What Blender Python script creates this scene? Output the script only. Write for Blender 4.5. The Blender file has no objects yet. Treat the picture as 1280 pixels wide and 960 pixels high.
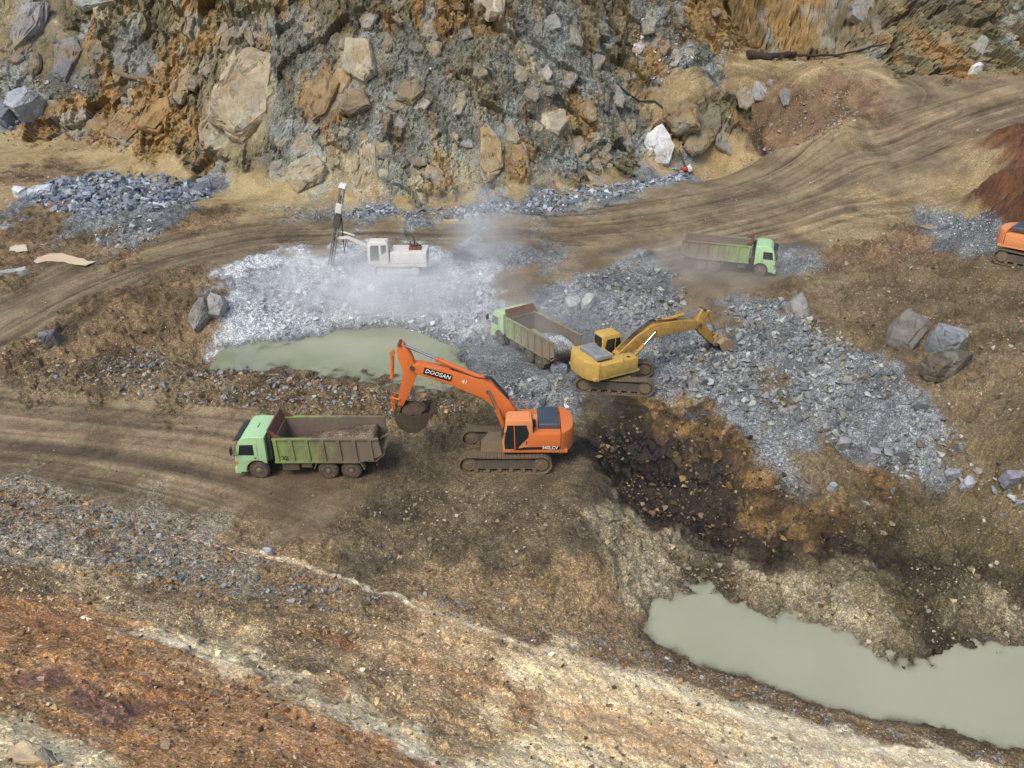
import bpy, bmesh, math, random
import numpy as np
from mathutils import Vector, Matrix, Euler

random.seed(7)
rng = np.random.default_rng(11)
sc = bpy.context.scene
COL = sc.collection
R = math.radians

# ------------------------------------------------------------------ camera
CAM_Z, PITCH, FPX = 22.0, R(26.5), 1000.0
cam_data = bpy.data.cameras.new('camera')
cam = bpy.data.objects.new('camera', cam_data)
COL.objects.link(cam)
cam.location = (0, 0, CAM_Z)
cam.rotation_euler = (R(90) - PITCH, 0, 0)
cam_data.sensor_width = 36.0
cam_data.lens = 36.0 * FPX / 1280.0
cam_data.clip_start = 0.1
cam_data.clip_end = 1000.0
sc.camera = cam

# ------------------------------------------------------------------ light
SUN_EL, SUN_AZ = 52.0, 215.0          # degrees; azimuth clockwise from +Y
world = bpy.data.worlds.new('World')
sc.world = world
world.use_nodes = True
wn = world.node_tree
wn.nodes.clear()
sky = wn.nodes.new('ShaderNodeTexSky')
sky.sky_type = 'NISHITA'
sky.sun_disc = False
sky.sun_elevation = R(SUN_EL)
sky.sun_rotation = R(SUN_AZ)
sky.air_density = 1.0
sky.dust_density = 3.0
sky.ozone_density = 0.6
bg = wn.nodes.new('ShaderNodeBackground')
bg.inputs['Strength'].default_value = 0.14
wo = wn.nodes.new('ShaderNodeOutputWorld')
wn.links.new(sky.outputs[0], bg.inputs[0])
wn.links.new(bg.outputs[0], wo.inputs[0])

sun_data = bpy.data.lights.new('sun', 'SUN')
sun_data.energy = 1.35
sun_data.angle = R(24)
sun_data.color = (1.0, 0.975, 0.94)
sun = bpy.data.objects.new('sun', sun_data)
COL.objects.link(sun)
_a, _e = R(SUN_AZ), R(SUN_EL)
_d = Vector((math.sin(_a) * math.cos(_e), math.cos(_a) * math.cos(_e), math.sin(_e)))
sun.rotation_euler = (-_d).to_track_quat('-Z', 'Y').to_euler()
sun.location = _d * 80

sc.view_settings.view_transform = 'Standard'
sc.view_settings.look = 'None'
sc.view_settings.gamma = 1.0
sc.view_settings.exposure = 0.62
sc.view_settings.use_curve_mapping = False
sc.render.engine = 'CYCLES'
sc.cycles.use_denoising = True
sc.cycles.max_bounces = 5
sc.cycles.diffuse_bounces = 3
sc.cycles.glossy_bounces = 2
sc.cycles.transmission_bounces = 2
sc.cycles.volume_bounces = 3
sc.cycles.volume_step_rate = 2.0
sc.cycles.volume_max_steps = 64
sc.cycles.use_adaptive_sampling = True
sc.cycles.adaptive_threshold = 0.02

# ------------------------------------------------------------------ small tools
def lin(h):
    h = h.lstrip('#')
    c = [int(h[i:i + 2], 16) / 255 for i in (0, 2, 4)]
    return tuple(v / 12.92 if v <= 0.04045 else ((v + 0.055) / 1.055) ** 2.4 for v in c)

def tag(o, label=None, cat=None, group=None, kind=None):
    if label: o['label'] = label
    if cat: o['category'] = cat
    if group: o['group'] = group
    if kind: o['kind'] = kind
    return o

def empty(name, loc=(0, 0, 0), rz=0.0, parent=None):
    o = bpy.data.objects.new(name, None)
    COL.objects.link(o)
    o.empty_display_size = 0.3
    o.location = loc
    o.rotation_euler = (0, 0, rz)
    o.parent = parent
    return o

def mesh_np(name, verts, faces, mat, parent=None, cols=None, smooth=False, normals=None, attrs=None):
    """faces: (n,3) or (n,4) int array"""
    verts = np.ascontiguousarray(verts, dtype=np.float32)
    faces = np.ascontiguousarray(faces, dtype=np.int32)
    k = faces.shape[1]
    me = bpy.data.meshes.new(name)
    me.vertices.add(len(verts)); me.vertices.foreach_set('co', verts.ravel())
    me.loops.add(faces.size); me.loops.foreach_set('vertex_index', faces.ravel())
    me.polygons.add(len(faces))
    me.polygons.foreach_set('loop_start', np.arange(0, faces.size, k, dtype=np.int32))
    me.polygons.foreach_set('use_smooth', np.full(len(faces), smooth, dtype=bool))
    me.update(calc_edges=True)
    if cols is not None:
        c = np.ones((len(verts), 4), np.float32); c[:, :3] = cols
        a = me.color_attributes.new('Col', 'FLOAT_COLOR', 'POINT')
        a.data.foreach_set('color', c.ravel())
    for an, av in (attrs or {}).items():
        a = me.attributes.new(an, 'FLOAT', 'POINT')
        a.data.foreach_set('value', np.ascontiguousarray(av, np.float32))
    if normals is not None:
        me.normals_split_custom_set_from_vertices(normals)
    me.materials.append(mat)
    o = bpy.data.objects.new(name, me)
    COL.objects.link(o)
    o.parent = parent
    return o

# value noise in numpy ------------------------------------------------
def _h(ix, iy, iz, seed):
    n = (ix.astype(np.uint32) * np.uint32(374761393) + iy.astype(np.uint32) * np.uint32(668265263)
         + iz.astype(np.uint32) * np.uint32(2147483647 - 58) + np.uint32((seed * 1274126177) & 0xffffffff))
    n = (n ^ (n >> np.uint32(13))) * np.uint32(1274126177)
    n ^= n >> np.uint32(16)
    n = n * np.uint32(2246822519); n ^= n >> np.uint32(13)
    return n.astype(np.float32) / np.float32(4294967295.0)

def vnoise2(x, y, seed=0):
    ix = np.floor(x).astype(np.int64); iy = np.floor(y).astype(np.int64)
    fx = (x - ix).astype(np.float32); fy = (y - iy).astype(np.float32)
    fx = fx * fx * fx * (fx * (fx * 6 - 15) + 10); fy = fy * fy * fy * (fy * (fy * 6 - 15) + 10)
    z = np.zeros_like(ix)
    a = _h(ix, iy, z, seed); b = _h(ix + 1, iy, z, seed); c = _h(ix, iy + 1, z, seed); d = _h(ix + 1, iy + 1, z, seed)
    return ((a * (1 - fx) + b * fx) * (1 - fy) + (c * (1 - fx) + d * fx) * fy) * 2 - 1

def fbm2(x, y, octaves=4, seed=0, gain=0.5):
    v = 0; a = 1.0; t = 0
    ca, sa = math.cos(0.6), math.sin(0.6)
    for i in range(octaves):
        v = v + a * vnoise2(x, y, seed + i * 17); t += a; a *= gain
        x, y = (x * ca - y * sa) * 2.03 + 3.1, (x * sa + y * ca) * 2.03 - 1.7
    return v / t

def facet(x, y, z, seed=0):
    """cell-wise tilted planes: reads as broken rock faces.  returns (height, cell random, edge distance)"""
    ix = np.floor(x).astype(np.int64); iy = np.floor(y).astype(np.int64); iz = np.floor(z).astype(np.int64)
    best = np.full(x.shape, 9e9, np.float32); second = best.copy()
    hh = np.zeros(x.shape, np.float32); rr = hh.copy()
    for dx in (-1, 0, 1):
        for dy in (-1, 0, 1):
            for dz in (-1, 0, 1):
                cx, cy, cz = ix + dx, iy + dy, iz + dz
                r1 = _h(cx, cy, cz, seed); r2 = _h(cx, cy, cz, seed + 1); r3 = _h(cx, cy, cz, seed + 2)
                px = x - (cx + r1); py = y - (cy + r2); pz = z - (cz + r3)
                d = px * px + py * py + pz * pz
                m = d < best
                second = np.where(m, best, np.minimum(second, d))
                r4 = _h(cx, cy, cz, seed + 3); r5 = _h(cx, cy, cz, seed + 4); r6 = _h(cx, cy, cz, seed + 5)
                h = (r4 - 0.5) + px * (r5 - 0.5) * 1.6 + pz * (r6 - 0.5) * 1.6
                hh = np.where(m, h, hh); rr = np.where(m, r6, rr); best = np.where(m, d, best)
    return hh, rr, np.sqrt(second) - np.sqrt(best)

def sstep(a, b, x):
    t = np.clip((x - a) / (b - a), 0, 1)
    return t * t * (3 - 2 * t)

# ------------------------------------------------------------------ image measurements -> places
CP, SP = math.cos(PITCH), math.sin(PITCH)
def ray(px, py):
    px = np.asarray(px, float); py = np.asarray(py, float)
    u = (px - 640) / FPX; v = (480 - py) / FPX
    return np.stack([u, CP + v * SP, -SP + v * CP], -1)      # unit depth along the view axis
def at_z(px, py, z):
    d = ray(px, py); t = (z - CAM_Z) / d[..., 2]
    return np.stack([d[..., 0] * t, d[..., 1] * t, np.broadcast_to(z, t.shape)], -1)
def depth_of(p):
    return p[..., 1] * CP - (p[..., 2] - CAM_Z) * SP

# surveyed heights of the pit: (column, row in the photograph, height above the pit floor)
PTS = [
 # near road, pit floor
 (-150,520,.2),(-150,590,.2),(0,500,.2),(0,560,0),(100,560,0),(200,520,.1),(200,590,0),(300,610,0),(390,595,0),(480,600,0),
 (560,560,0),(640,590,0),(690,600,0),(450,670,0),(560,700,0),(650,720,-.1),(720,700,-.1),(725,640,0),(620,640,0),(330,660,0),(200,635,0),
 (-150,450,.5),(-150,400,1.0),
 # upper road
 (0,400,1.0),(100,350,1.6),(250,310,2),(400,290,2.2),(550,290,2.2),(700,290,2.2),(850,300,2.2),(910,345,1.8),(950,300,2.6),(0,430,.7),
 # bank between the roads, pond, blasted bench
 (150,385,1.5),(150,430,.2),(60,440,.3),(230,380,1.4),(240,430,-.3),(100,470,.1),(200,470,0),
 (300,448,-1.0),(400,445,-1.1),(480,465,-.95),(550,488,-.8),(290,422,-.1),(340,402,.3),(440,400,-.2),(500,412,-.72),(560,432,-.85),(600,478,-.75),(550,468,-.95),
 (350,488,.45),(430,490,.5),(300,480,.2),(520,512,.15),(250,480,.2),
 (270,385,1.3),(300,370,1.6),(400,350,1.8),(500,350,1.6),(450,378,.7),(550,390,.2),(600,330,1.8),(640,310,2.1),(600,420,-.1),(650,450,0),(700,470,0),(560,330,1.8),
 (770,490,.2),(840,470,.2),(900,460,.5),(640,500,.1),(700,500,.2),
 (760,365,1.9),(830,350,1.9),(720,390,1.0),(800,400,.8),(860,380,1.0),(690,350,1.6),
 # rubble slope on the right
 (960,385,2.2),(1000,420,2.2),(1080,460,2.2),(1150,510,2.0),(1230,570,1.5),(950,450,1.2),(1050,520,.8),(1150,570,.7),(1230,610,.4),
 (930,500,.6),(1000,560,.3),(1100,600,-.2),(1200,650,-.8),
 # dug-out dark face and trench
 (740,515,.1),(820,512,.3),(900,508,.5),(960,560,.2),(800,570,-1.1),(880,600,-1.2),(960,640,-1.2),(1050,650,-1.0),(765,600,-1.2),(800,640,-1.9),
 (900,670,-1.9),(1000,690,-1.9),(1100,690,-1.7),(1250,690,-1.3),
 (735,600,-.1),(745,635,0),(762,645,-.2),(790,660,-1.1),(760,690,-.5),(780,730,-1.3),(785,790,-1.7),
 (860,690,-1.7),(950,730,-1.6),(1050,755,-1.5),(1150,740,-1.4),(1250,760,-1.6),(1280,785,-1.9),(1120,800,-1.8),
 # lower pond
 (850,770,-2.8),(900,800,-3),(1000,830,-3.2),(1100,870,-3.2),(1200,880,-3.2),(1280,880,-3.2),(1400,900,-3.2),
 (815,718,-2.1),(870,727,-2.1),(960,768,-2.1),(1060,788,-2.1),(1130,836,-2.15),(1180,820,-2.1),(1270,805,-2.1),(1400,800,-2.0),
 (798,790,-2.1),(850,825,-2.1),(960,855,-2.1),(1100,895,-2.1),(1280,945,-2.1),(1400,985,-2.1),
 # near crest and slope
 (280,690,.7),(480,748,.9),(600,785,.6),(700,815,.2),(800,850,-.2),(900,885,-.4),(1050,920,-.6),(1200,955,-.7),(1350,1000,-.7),
 (480,722,.0),(600,752,-.1),(700,780,-.7),
 (0,610,.3),(0,650,1.5),(100,690,1.7),(200,690,1.2),(100,640,.5),(0,720,3.2),(100,750,3.0),(250,760,2.4),(400,790,1.9),(500,830,1.9),
 (650,880,1.6),(800,930,1.4),(960,960,.8),(170,790,3.9),(300,830,4.1),(400,880,4.3),(500,925,4.2),(600,965,4.0),
 (0,800,5.3),(100,850,5.8),(250,900,6.2),(400,950,6.2),(0,880,7.2),(0,960,8.8),(150,960,8.2),(-200,700,4.6),(-200,850,8.6),(300,1040,8.8),
 (600,1060,6.2),(900,1060,3),(1300,1080,1),(-100,1040,10.5),(-200,620,1.4),
 # far path, left heap bench
 (-150,190,4.2),(0,195,4),(60,190,4),(200,214,3.4),(300,232,3.2),(400,250,3),(500,258,3),(600,254,3),(700,240,3),(800,222,3.1),(880,200,3.6),(930,187,4),
 (50,230,3.4),(150,235,3.8),(230,245,3.4),(100,270,2.8),(180,290,2.6),(50,300,2.2),(20,320,1.9),(100,325,2.0),(0,350,1.6),(-150,300,2.2),(-150,230,3.6),(-150,370,1.5),
 (350,264,3.0),(500,270,2.8),(620,264,3.1),(740,246,3.2),(830,226,3.5),
 # ramp, side pit, haul road on the right
 (840,112,11),(870,105,11.8),(950,85,12.8),(1050,85,12.8),(1130,100,12),(1280,100,12.8),(1400,90,13),
 (940,98,12.3),(1000,94,12.5),(1050,97,12.3),(970,172,6.0),(950,178,5.7),(930,183,5.3),(1000,172,6.3),(1000,187,6.5),(960,194,5.8),(1040,173,7.9),(1072,148,9.5),(1030,157,7.6),(985,135,9.0),(1040,125,10.0),(1100,130,10.3),(1075,172,7.6),(900,150,7.9),
 (1280,150,10),(1400,140,10.5),(1200,170,8.5),(1100,195,6.5),(1150,220,6),(1000,240,4.3),(900,260,3.4),(1050,260,4.2),(1000,290,3),(1150,160,8.6),
 (1240,200,7.8),(1225,240,5.2),(1280,235,8.8),(1260,205,8.9),(1300,170,10.2),(1250,272,4.8),(1290,275,5.6),(1190,230,5.6),(1200,262,4.7),(1350,240,9.5),
 (1100,290,4.0),(1050,320,3.4),(1130,330,4.0),(1200,310,4.3),(1270,335,4.3),(1280,400,4.2),(1180,380,3.8),(1100,380,3.4),(1050,360,2.8),
 (1200,450,3.4),(1280,480,3.6),(1130,420,3.0),(1280,560,2.6),(1400,400,5),(1400,560,3.5),(1400,300,6),(1400,700,-.5),(1280,640,.6),
]
ctrl = [at_z(float(a), float(b), float(c)) for a, b, c in PTS]
# the quarry wall: inclined faces rising from their foot
def wall_pts(foot, rows, m):
    px, py, z0 = foot
    b = at_z(px, py, z0)
    for r in rows:
        d = ray(px, r)
        t = (CAM_Z - z0 + b[1] * m) / (d[1] * m - d[2])
        ctrl.append(d * t + np.array([0, 0, CAM_Z]))
for foot, m in (((-150,178,4.2),1.0), ((0,182,4),1.05), ((90,180,3.9),1.1), ((170,192,3.6),1.15), ((270,222,3.2),1.25), ((360,240,3.1),1.3), ((450,248,3),1.3), ((540,248,3),1.3),
                ((630,246,3),1.25), ((710,234,3),1.2), ((790,215,3.1),1.3)):
    wall_pts(foot, (150, 100, 50, 0, -70, -140), m)
for foot, m in (((850,108,11.3),1.1), ((930,76,12.9),1.1), ((1020,70,13),1.0), ((1110,84,12.6),.9), ((1200,90,12.8),.8), ((1300,84,13),.8), ((1420,80,13),.8)):
    wall_pts(foot, (40, 0, -70, -140), m)
ctrl = np.array(ctrl)

def tps_fit(p, lam):
    n = len(p); xy = p[:, :2] / 10.0
    d2 = ((xy[:, None] - xy[None]) ** 2).sum(-1)
    K = 0.5 * d2 * np.log(d2 + 1e-12) + lam * np.eye(n)
    Pm = np.c_[np.ones(n), xy]
    A = np.block([[K, Pm], [Pm.T, np.zeros((3, 3))]])
    return xy, np.linalg.solve(A, np.r_[p[:, 2], 0, 0, 0])
_txy, _tw = tps_fit(ctrl, 0.02)
def tps(x, y):
    x = np.asarray(x, np.float32) / 10; y = np.asarray(y, np.float32) / 10
    sh = x.shape; x = x.ravel(); y = y.ravel(); out = np.empty(x.shape, np.float32)
    cx = _txy[:, 0].astype(np.float32); cy = _txy[:, 1].astype(np.float32); w = _tw.astype(np.float64)
    for s in range(0, len(x), 40000):
        a = x[s:s + 40000, None]; b = y[s:s + 40000, None]
        d2 = (a - cx) ** 2 + (b - cy) ** 2
        k = 0.5 * d2 * np.log(d2 + 1e-12)
        out[s:s + 40000] = k @ w[:-3] + w[-3] + w[-2] * a[:, 0] + w[-1] * b[:, 0]
    return out.reshape(sh)

# coarse height table for sighting places
GX = np.arange(-110, 130.01, 0.5); GY = np.arange(0, 150.01, 0.5)
GZ = tps(*np.meshgrid(GX, GY, indexing='ij'))
def table(x, y):
    u = np.clip((np.asarray(x) - GX[0]) / 0.5, 0, len(GX) - 1.001); v = np.clip((np.asarray(y) - GY[0]) / 0.5, 0, len(GY) - 1.001)
    i = u.astype(int); j = v.astype(int); a = u - i; b = v - j
    return (GZ[i, j] * (1 - a) + GZ[i + 1, j] * a) * (1 - b) + (GZ[i, j + 1] * (1 - a) + GZ[i + 1, j + 1] * a) * b
def hit(px, py):
    """place on the terrain seen at a photograph position"""
    d = ray(np.atleast_1d(px), np.atleast_1d(py)); n = len(d)
    t = np.full(n, 6.0); done = np.zeros(n, bool)
    for _ in range(1200):
        p = d * t[:, None]
        g = CAM_Z + p[:, 2] - table(p[:, 0], p[:, 1])
        done |= (g < 0.005) | (t > 170)
        if done.all(): break
        t = np.where(done, t, t + np.maximum(g * 0.25, 0.01))
    p = d * t[:, None]; p[:, 2] += CAM_Z
    return p
def one(px, py):
    return hit(px, py)[0]
# ------------------------------------------------------------------ places on the terrain used below
P_TRUCK1 = one(395, 582); P_EXC1 = one(656, 572); P_EXC2 = one(762, 478); P_TRUCK2 = one(668, 440)
P_TRUCK3 = one(908, 335); P_DRILL = one(500, 338); P_EXC3 = one(1291, 330)
PADS = [(P_TRUCK1, 4.2, 0.0), (P_EXC1, 3.4, 0.0), (P_EXC2, 3.2, 0.15), (P_TRUCK2, 4.0, 0.0), (P_TRUCK3, 4.4, 1.85), (P_DRILL, 3.6, 1.75), (P_EXC3, 3.4, None), (one(78, 325), 2.0, None), (one(23, 311), .7, None)]

# ------------------------------------------------------------------ soils: two tones, gravel share, roughness of the ground (m)
SOIL = {
 'road':   ('#807056', '#625440', .25, .04),
 'nroad':  ('#857358', '#62523c', .25, .04),
 'path':   ('#9c8a62', '#857148', .35, .08),
 'bank':   ('#80694a', '#4e4029', .75, .24),
 'ochre':  ('#967843', '#6c5836', .45, .35),
 'wgrey':  ('#767569', '#54544a', .90, .45),
 'wolive': ('#7a7054', '#55503c', .55, .50),
 'wpale':  ('#a59b7c', '#7c755e', .45, .50),
 'rubble': ('#7c8082', '#55585a', 1.0, .27),
 'white':  ('#b4b8bc', '#7d8287', .90, .22),
 'berm':   ('#77664a', '#55472f', .90, .28),
 'dark':   ('#3b2f20', '#1d1811', .60, .24),
 'dorange':('#8a6a34', '#40321d', .60, .24),
 'brown':  ('#74654a', '#554831', .60, .26),
 'red':    ('#71492b', '#4c311f', .40, .40),
 'slope_o':('#d09a60', '#a07446', .70, .09),
 'slope_g':('#968e7e', '#75694f', 1.0, .12),
 'slope_s':('#f6dfb0', '#dcbd8a', .55, .10),
 'slope_b':('#967d58', '#705c40', .85, .12),
 'slope_w':('#f0dfbc', '#d8c8a4', .50, .09),
 'slope_m':('#c4a577', '#a08258', .70, .10),
 'slope_p':('#93685a', '#866046', .55, .12),
 'shore':  ('#80745a', '#4f4733', .90, .30),
 'shorew': ('#a89d82', '#766c54', .80, .28),
 'mud':    ('#6a5d45', '#473d2d', .70, .14),
 'shored': ('#5e5439', '#3a3323', .80, .30),
 'tan':    ('#978460', '#7c6a49', .55, .12),
 'pit':    ('#826a50', '#5c4936', .70, .45),
}
SEEDS = {
 'road': [(0,390),(0,420),(60,370),(110,345),(180,325),(250,308),(320,298),(400,292),(480,290),(560,290),(640,285),(720,280),(800,275),(880,270),(900,240),(960,225),
          (1000,255),(1060,215),(1100,180),(1160,150),(1220,140),(1280,125),(1120,240),(1060,270),(980,285),(1180,200),(1400,120),(830,300),(700,320),(750,310),(680,340),(640,350),(860,330),(1000,310),(-100,440),(-100,400),
          (1150,110),(1250,115),(1200,125),(900,365),(880,385)],
 'nroad': [(0,500),(0,540),(0,570),(80,520),(80,560),(100,590),(180,540),(180,590),(260,560),(260,610),(320,600),(330,640),(400,610),(240,520),(-100,510),(-100,560),(160,505),(290,530),(400,640),(440,610)],
 'path': [(0,192),(40,186),(150,205),(220,215),(300,232),(350,243),(420,255),(500,258),(570,255),(640,247),(700,243),(760,230),(830,214),(890,200),(920,195),(960,190),(120,200),(20,240)],
 'bank': [(110,400),(160,400),(210,385),(180,420),(230,400),(100,430),(60,420),(140,445),(40,450),(20,300),(60,270),(30,340),(110,300),(50,220),(80,215),(150,320),(240,280),(-80,330)],
 'ochre': [(190,140),(210,110),(180,170),(230,150),(220,70),(240,40),(160,155),(800,90),(810,60),(800,110),(930,20),(960,40),(1000,20),(1040,30),(400,110),(415,125),(720,140),(740,160),(640,200),(100,140),(60,160),(130,120),(550,20),(960,55),(870,20),(910,40)],
 'wgrey': [(520,90),(560,110),(500,130),(540,150),(580,140),(480,170),(520,190),(560,60),(500,60),(460,50),(620,60),(640,90),(660,150),(690,180),(680,120),(600,170),(650,40),(690,70),(570,200),(700,200),(750,190),(740,100),(370,90),(390,60),(340,60),(380,150),(360,190),(470,120),(440,170),(20,95),(60,105),(110,110),(820,40),(850,60),(880,80),(770,130),(170,70),(700,20),(800,150),(490,210),(840,20)],
 'wolive': [(90,60),(130,60),(150,90),(50,70),(20,50),(70,20),(160,30),(200,30),(250,100),(100,20),(290,30),(330,30),(860,150),(880,140),(900,130),(870,170),(1080,20),(1120,50),(1160,60),(1200,50),(1250,60),(1100,10),(1200,10),(1270,20),(1180,80),(610,20),(740,40),(770,60),(620,120),(610,210),(720,220),(780,190),(250,180),(250,200),(300,200),(590,90),(430,20),(480,20),(1060,40),(-80,60),(-80,120),(760,10)],
 'wpale': [(300,130),(320,100),(290,160),(450,70),(390,215),(455,215),(570,210),(610,190),(830,180),(700,150),(670,80),(40,30),(120,0),(540,215),(420,200),(750,140)],
 'rubble': [(100,240),(150,235),(200,240),(240,240),(60,245),(130,280),(160,290),(190,280),(420,266),(480,268),(540,268),(600,264),(660,260),(700,250),(760,240),(820,225),(860,210),(700,380),(740,360),(780,345),(820,345),(790,370),(760,390),(830,380),(840,400),
            (920,390),(960,400),(960,430),(1000,440),(1000,470),(1040,470),(1060,500),(1100,500),(1120,540),(1160,550),(1180,580),(920,430),(900,470),(940,500),(960,540),(980,590),(870,470),(840,480),(1010,500),(1080,540),(1140,575),(880,420),(850,430),(820,440),
            (640,490),(680,480),(720,490),(700,500),(1190,280),(1220,300),(1240,310),(1210,285),(990,325),(1020,325),(1000,330),(600,440),(630,460),(590,470),(560,440),(930,460),(900,490),(1010,560),(0,150),(20,140),(720,420),(690,320),(640,318),(580,320)],
 'white': [(290,385),(330,370),(320,395),(380,350),(400,370),(430,340),(450,360),(480,380),(420,395),(380,390),(520,370),(500,400),(540,350),(560,380),(350,350),(470,400),(540,410),(560,410),(600,360),(440,325),(620,340),(500,330)],
 'berm': [(180,465),(230,480),(290,475),(330,490),(380,485),(430,490),(480,495),(520,510),(300,505),(240,500),(130,470),(80,465),(440,510),(350,505),(560,515),(500,520),(150,485),(200,490),(580,520),(40,475)],
 'dark': [(1000,665),(1060,672),(1110,690),(760,560),(800,560),(780,590),(820,580),(830,620),(790,620),(860,600),(870,640),(840,650),(900,640),(930,670),(980,680),(740,540),(900,580),(960,690),(1040,680),(1080,690),(920,610),(810,640),(770,540)],
 'dorange': [(830,530),(860,540),(880,550),(930,600),(950,610),(960,650),(900,560),(1020,640),(1050,650),(1000,650),(930,640),(880,520),(1030,670),(990,620),(1090,600),(1110,620),(840,545),(850,570)],
 'brown': [(1230,600),(1275,615),(1250,640),(1280,660),(1230,630),(1050,330),(1100,340),(1150,330),(1200,350),(1250,370),(1200,400),(1250,420),(1060,380),(1040,400),(1180,440),(1230,470),(1270,500),(1100,420),(1210,520),(1270,550),(1010,355),(970,350),(1070,350),(1020,590),(1060,600),(1080,620),(1000,610),(970,480),(980,510),(1400,450),(1150,600),(910,400),(1040,580),(1260,440),(1280,345),(1230,345)],
 'ochrex': [(955,168),(975,170),(940,172)],
 'pit': [(1000,110),(1040,110),(1060,120),(1030,140),(1000,140),(970,150),(1050,150),(1060,140),(980,165),(1100,310),(1080,320),(1130,300),(1160,310)],
 'tan': [(1100,260),(1140,255),(1070,285),(1040,300),(1090,275),(1220,200),(1215,240),(1230,265),(880,110),(920,95),(1000,85),(1060,85),(850,115),(1100,95),(820,125),(1020,170),(1060,165)],
 'red': [(1260,200),(1280,210),(1250,230),(1270,250),(1280,190),(1250,255),(1300,230),(1400,230)],
 'mud': [(480,640),(520,620),(560,600),(600,620),(640,650),(680,640),(700,600),(720,620),(560,650),(620,690),(670,690),(720,670),(520,560),(480,570),(540,690),(600,540),(740,660),(720,520),(740,530),(480,690),(430,680),(550,575),(690,550),(740,600)],
 'slope_g': [(0,610),(30,630),(60,640),(20,660),(80,660),(120,660),(150,680),(100,690),(200,690),(180,710),(240,710),(280,720),(60,690),(320,740),(230,690),(0,690),(300,700),(-80,640),(250,665),(200,660)],
 'slope_b': [(0,720),(60,720),(130,720),(200,740),(260,750),(320,765),(380,770),(340,720),(400,740),(450,760),(480,790),(420,800),(350,800),(260,790),(150,750),(520,720),(600,740),(680,760),(740,790),(400,700),(480,725),(300,680),(560,730),(640,750),(700,740),(740,740),(400,830),(840,830),(900,850),(1000,880),(1100,910),(1200,935),(960,865),(780,810),(450,840),(380,700)],
 'slope_o': [(0,760),(50,760),(100,770),(0,820),(60,820),(120,830),(180,830),(100,790),(220,860),(280,880),(150,860),(0,860),(60,870),(320,910),(240,910),(180,900),(380,940),(300,940),(200,940),(150,930),(100,900),(430,960),(500,960),(-80,800),(330,960),(60,790),(260,940)],
 'slope_p': [(120,870),(150,880),(60,850),(140,890)],
 'slope_m': [(480,800),(540,800),(560,850),(500,860),(450,860),(560,890),(320,800),(600,830),(600,920),(520,900),(640,860),(560,810),(420,840),(640,900)],
 'slope_s': [(640,850),(700,850),(620,890),(680,900),(740,880),(800,900),(740,930),(800,950),(860,930),(660,940),(860,890),(900,910),(700,960),(880,960),(20,920),(60,940),(100,950),(30,950),(640,990),(800,1010)],
 'slope_w': [(960,930),(1020,940),(1100,945),(1150,960),(960,960),(1040,960),(1200,960),(920,940),(1000,920),(1100,990),(1250,985)],
 'shore': [(880,710),(920,720),(900,740),(960,750),(1020,730),(1060,720),(1100,770),(1120,800),(1140,820),(1180,760),(1220,740),(1240,780),(860,700),(1080,700)],
 'shored': [(1130,640),(1160,650),(1210,660),(1090,660),(1240,680),(1080,720),(1100,740),(1130,780),(1150,800),(1120,760),(1180,700),(1220,700),(1100,680),(1160,730),(1070,700),(1250,735),(950,705),(1140,825),(900,715),(1010,700),(1190,790),(1130,665),(1170,670)],
 'shorew': [(800,670),(830,690),(780,690),(820,700),(760,650),(980,745),(1040,770),(1060,780),(1240,760),(1260,770),(950,720),(770,665),(1000,740),(1110,815),(850,680)],
}
names = list(SOIL)
sx, sk = [], []
for k, pts in SEEDS.items():
    k = k.replace('ochrex', 'bank')
    for p in pts:
        sx.append(p); sk.append(names.index(k))
sx = np.array(sx, float); sk = np.array(sk)
SEED = hit(sx[:, 0], sx[:, 1])
SOIL_A = np.array([lin(SOIL[n][0]) for n in names], np.float32); SOIL_B = np.array([lin(SOIL[n][1]) for n in names], np.float32)
GREYING = 0.20                                          # the photograph's soils are duller than pure earth pigments
for _S in (SOIL_A, SOIL_B):
    _S[:] = _S * (1 - GREYING) + GREYING * (_S @ np.array([.25, .65, .10], np.float32))[:, None]
    _S *= np.where(np.isin(names, ['wgrey', 'rubble', 'white'])[:, None], np.array([.98, 1.0, .95]), np.array([1.0, .975, .85])).astype(np.float32)
SOIL_G = np.array([SOIL[n][2] for n in names], np.float32); SOIL_R = np.array([SOIL[n][3] for n in names], np.float32)

def weights(x, y, z):
    """share of each soil at a place (softened nearest seed, warped by noise)"""
    out = np.zeros((len(x), len(names)), np.float32)
    dep = np.maximum(y * CP - (z - CAM_Z) * SP, 8).astype(np.float32)
    w1 = fbm2(x / 3.0, y / 3.0, 6, 3, .62); w2 = fbm2(x / 3.0 + 40, y / 3.0 - 9, 6, 5, .62)
    X = (x + w1 * dep * .040).astype(np.float32); Y = (y + w2 * dep * .075).astype(np.float32); Z = z.astype(np.float32)
    S = SEED.astype(np.float32)
    for s in range(0, len(x), 20000):
        e = slice(s, s + 20000)
        d = np.sqrt((X[e, None] - S[:, 0]) ** 2 + (0.45 * (Y[e, None] - S[:, 1])) ** 2 + (Z[e, None] - S[:, 2]) ** 2) / dep[e, None]
        d -= d.min(1, keepdims=True)
        w = np.exp(-d * 230.0)
        o = np.zeros((w.shape[0], len(names)), np.float32)
        for k in range(len(names)):
            m = sk == k
            if m.any(): o[:, k] = w[:, m].sum(1)
        out[e] = o / o.sum(1, keepdims=True)
    return out

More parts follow.
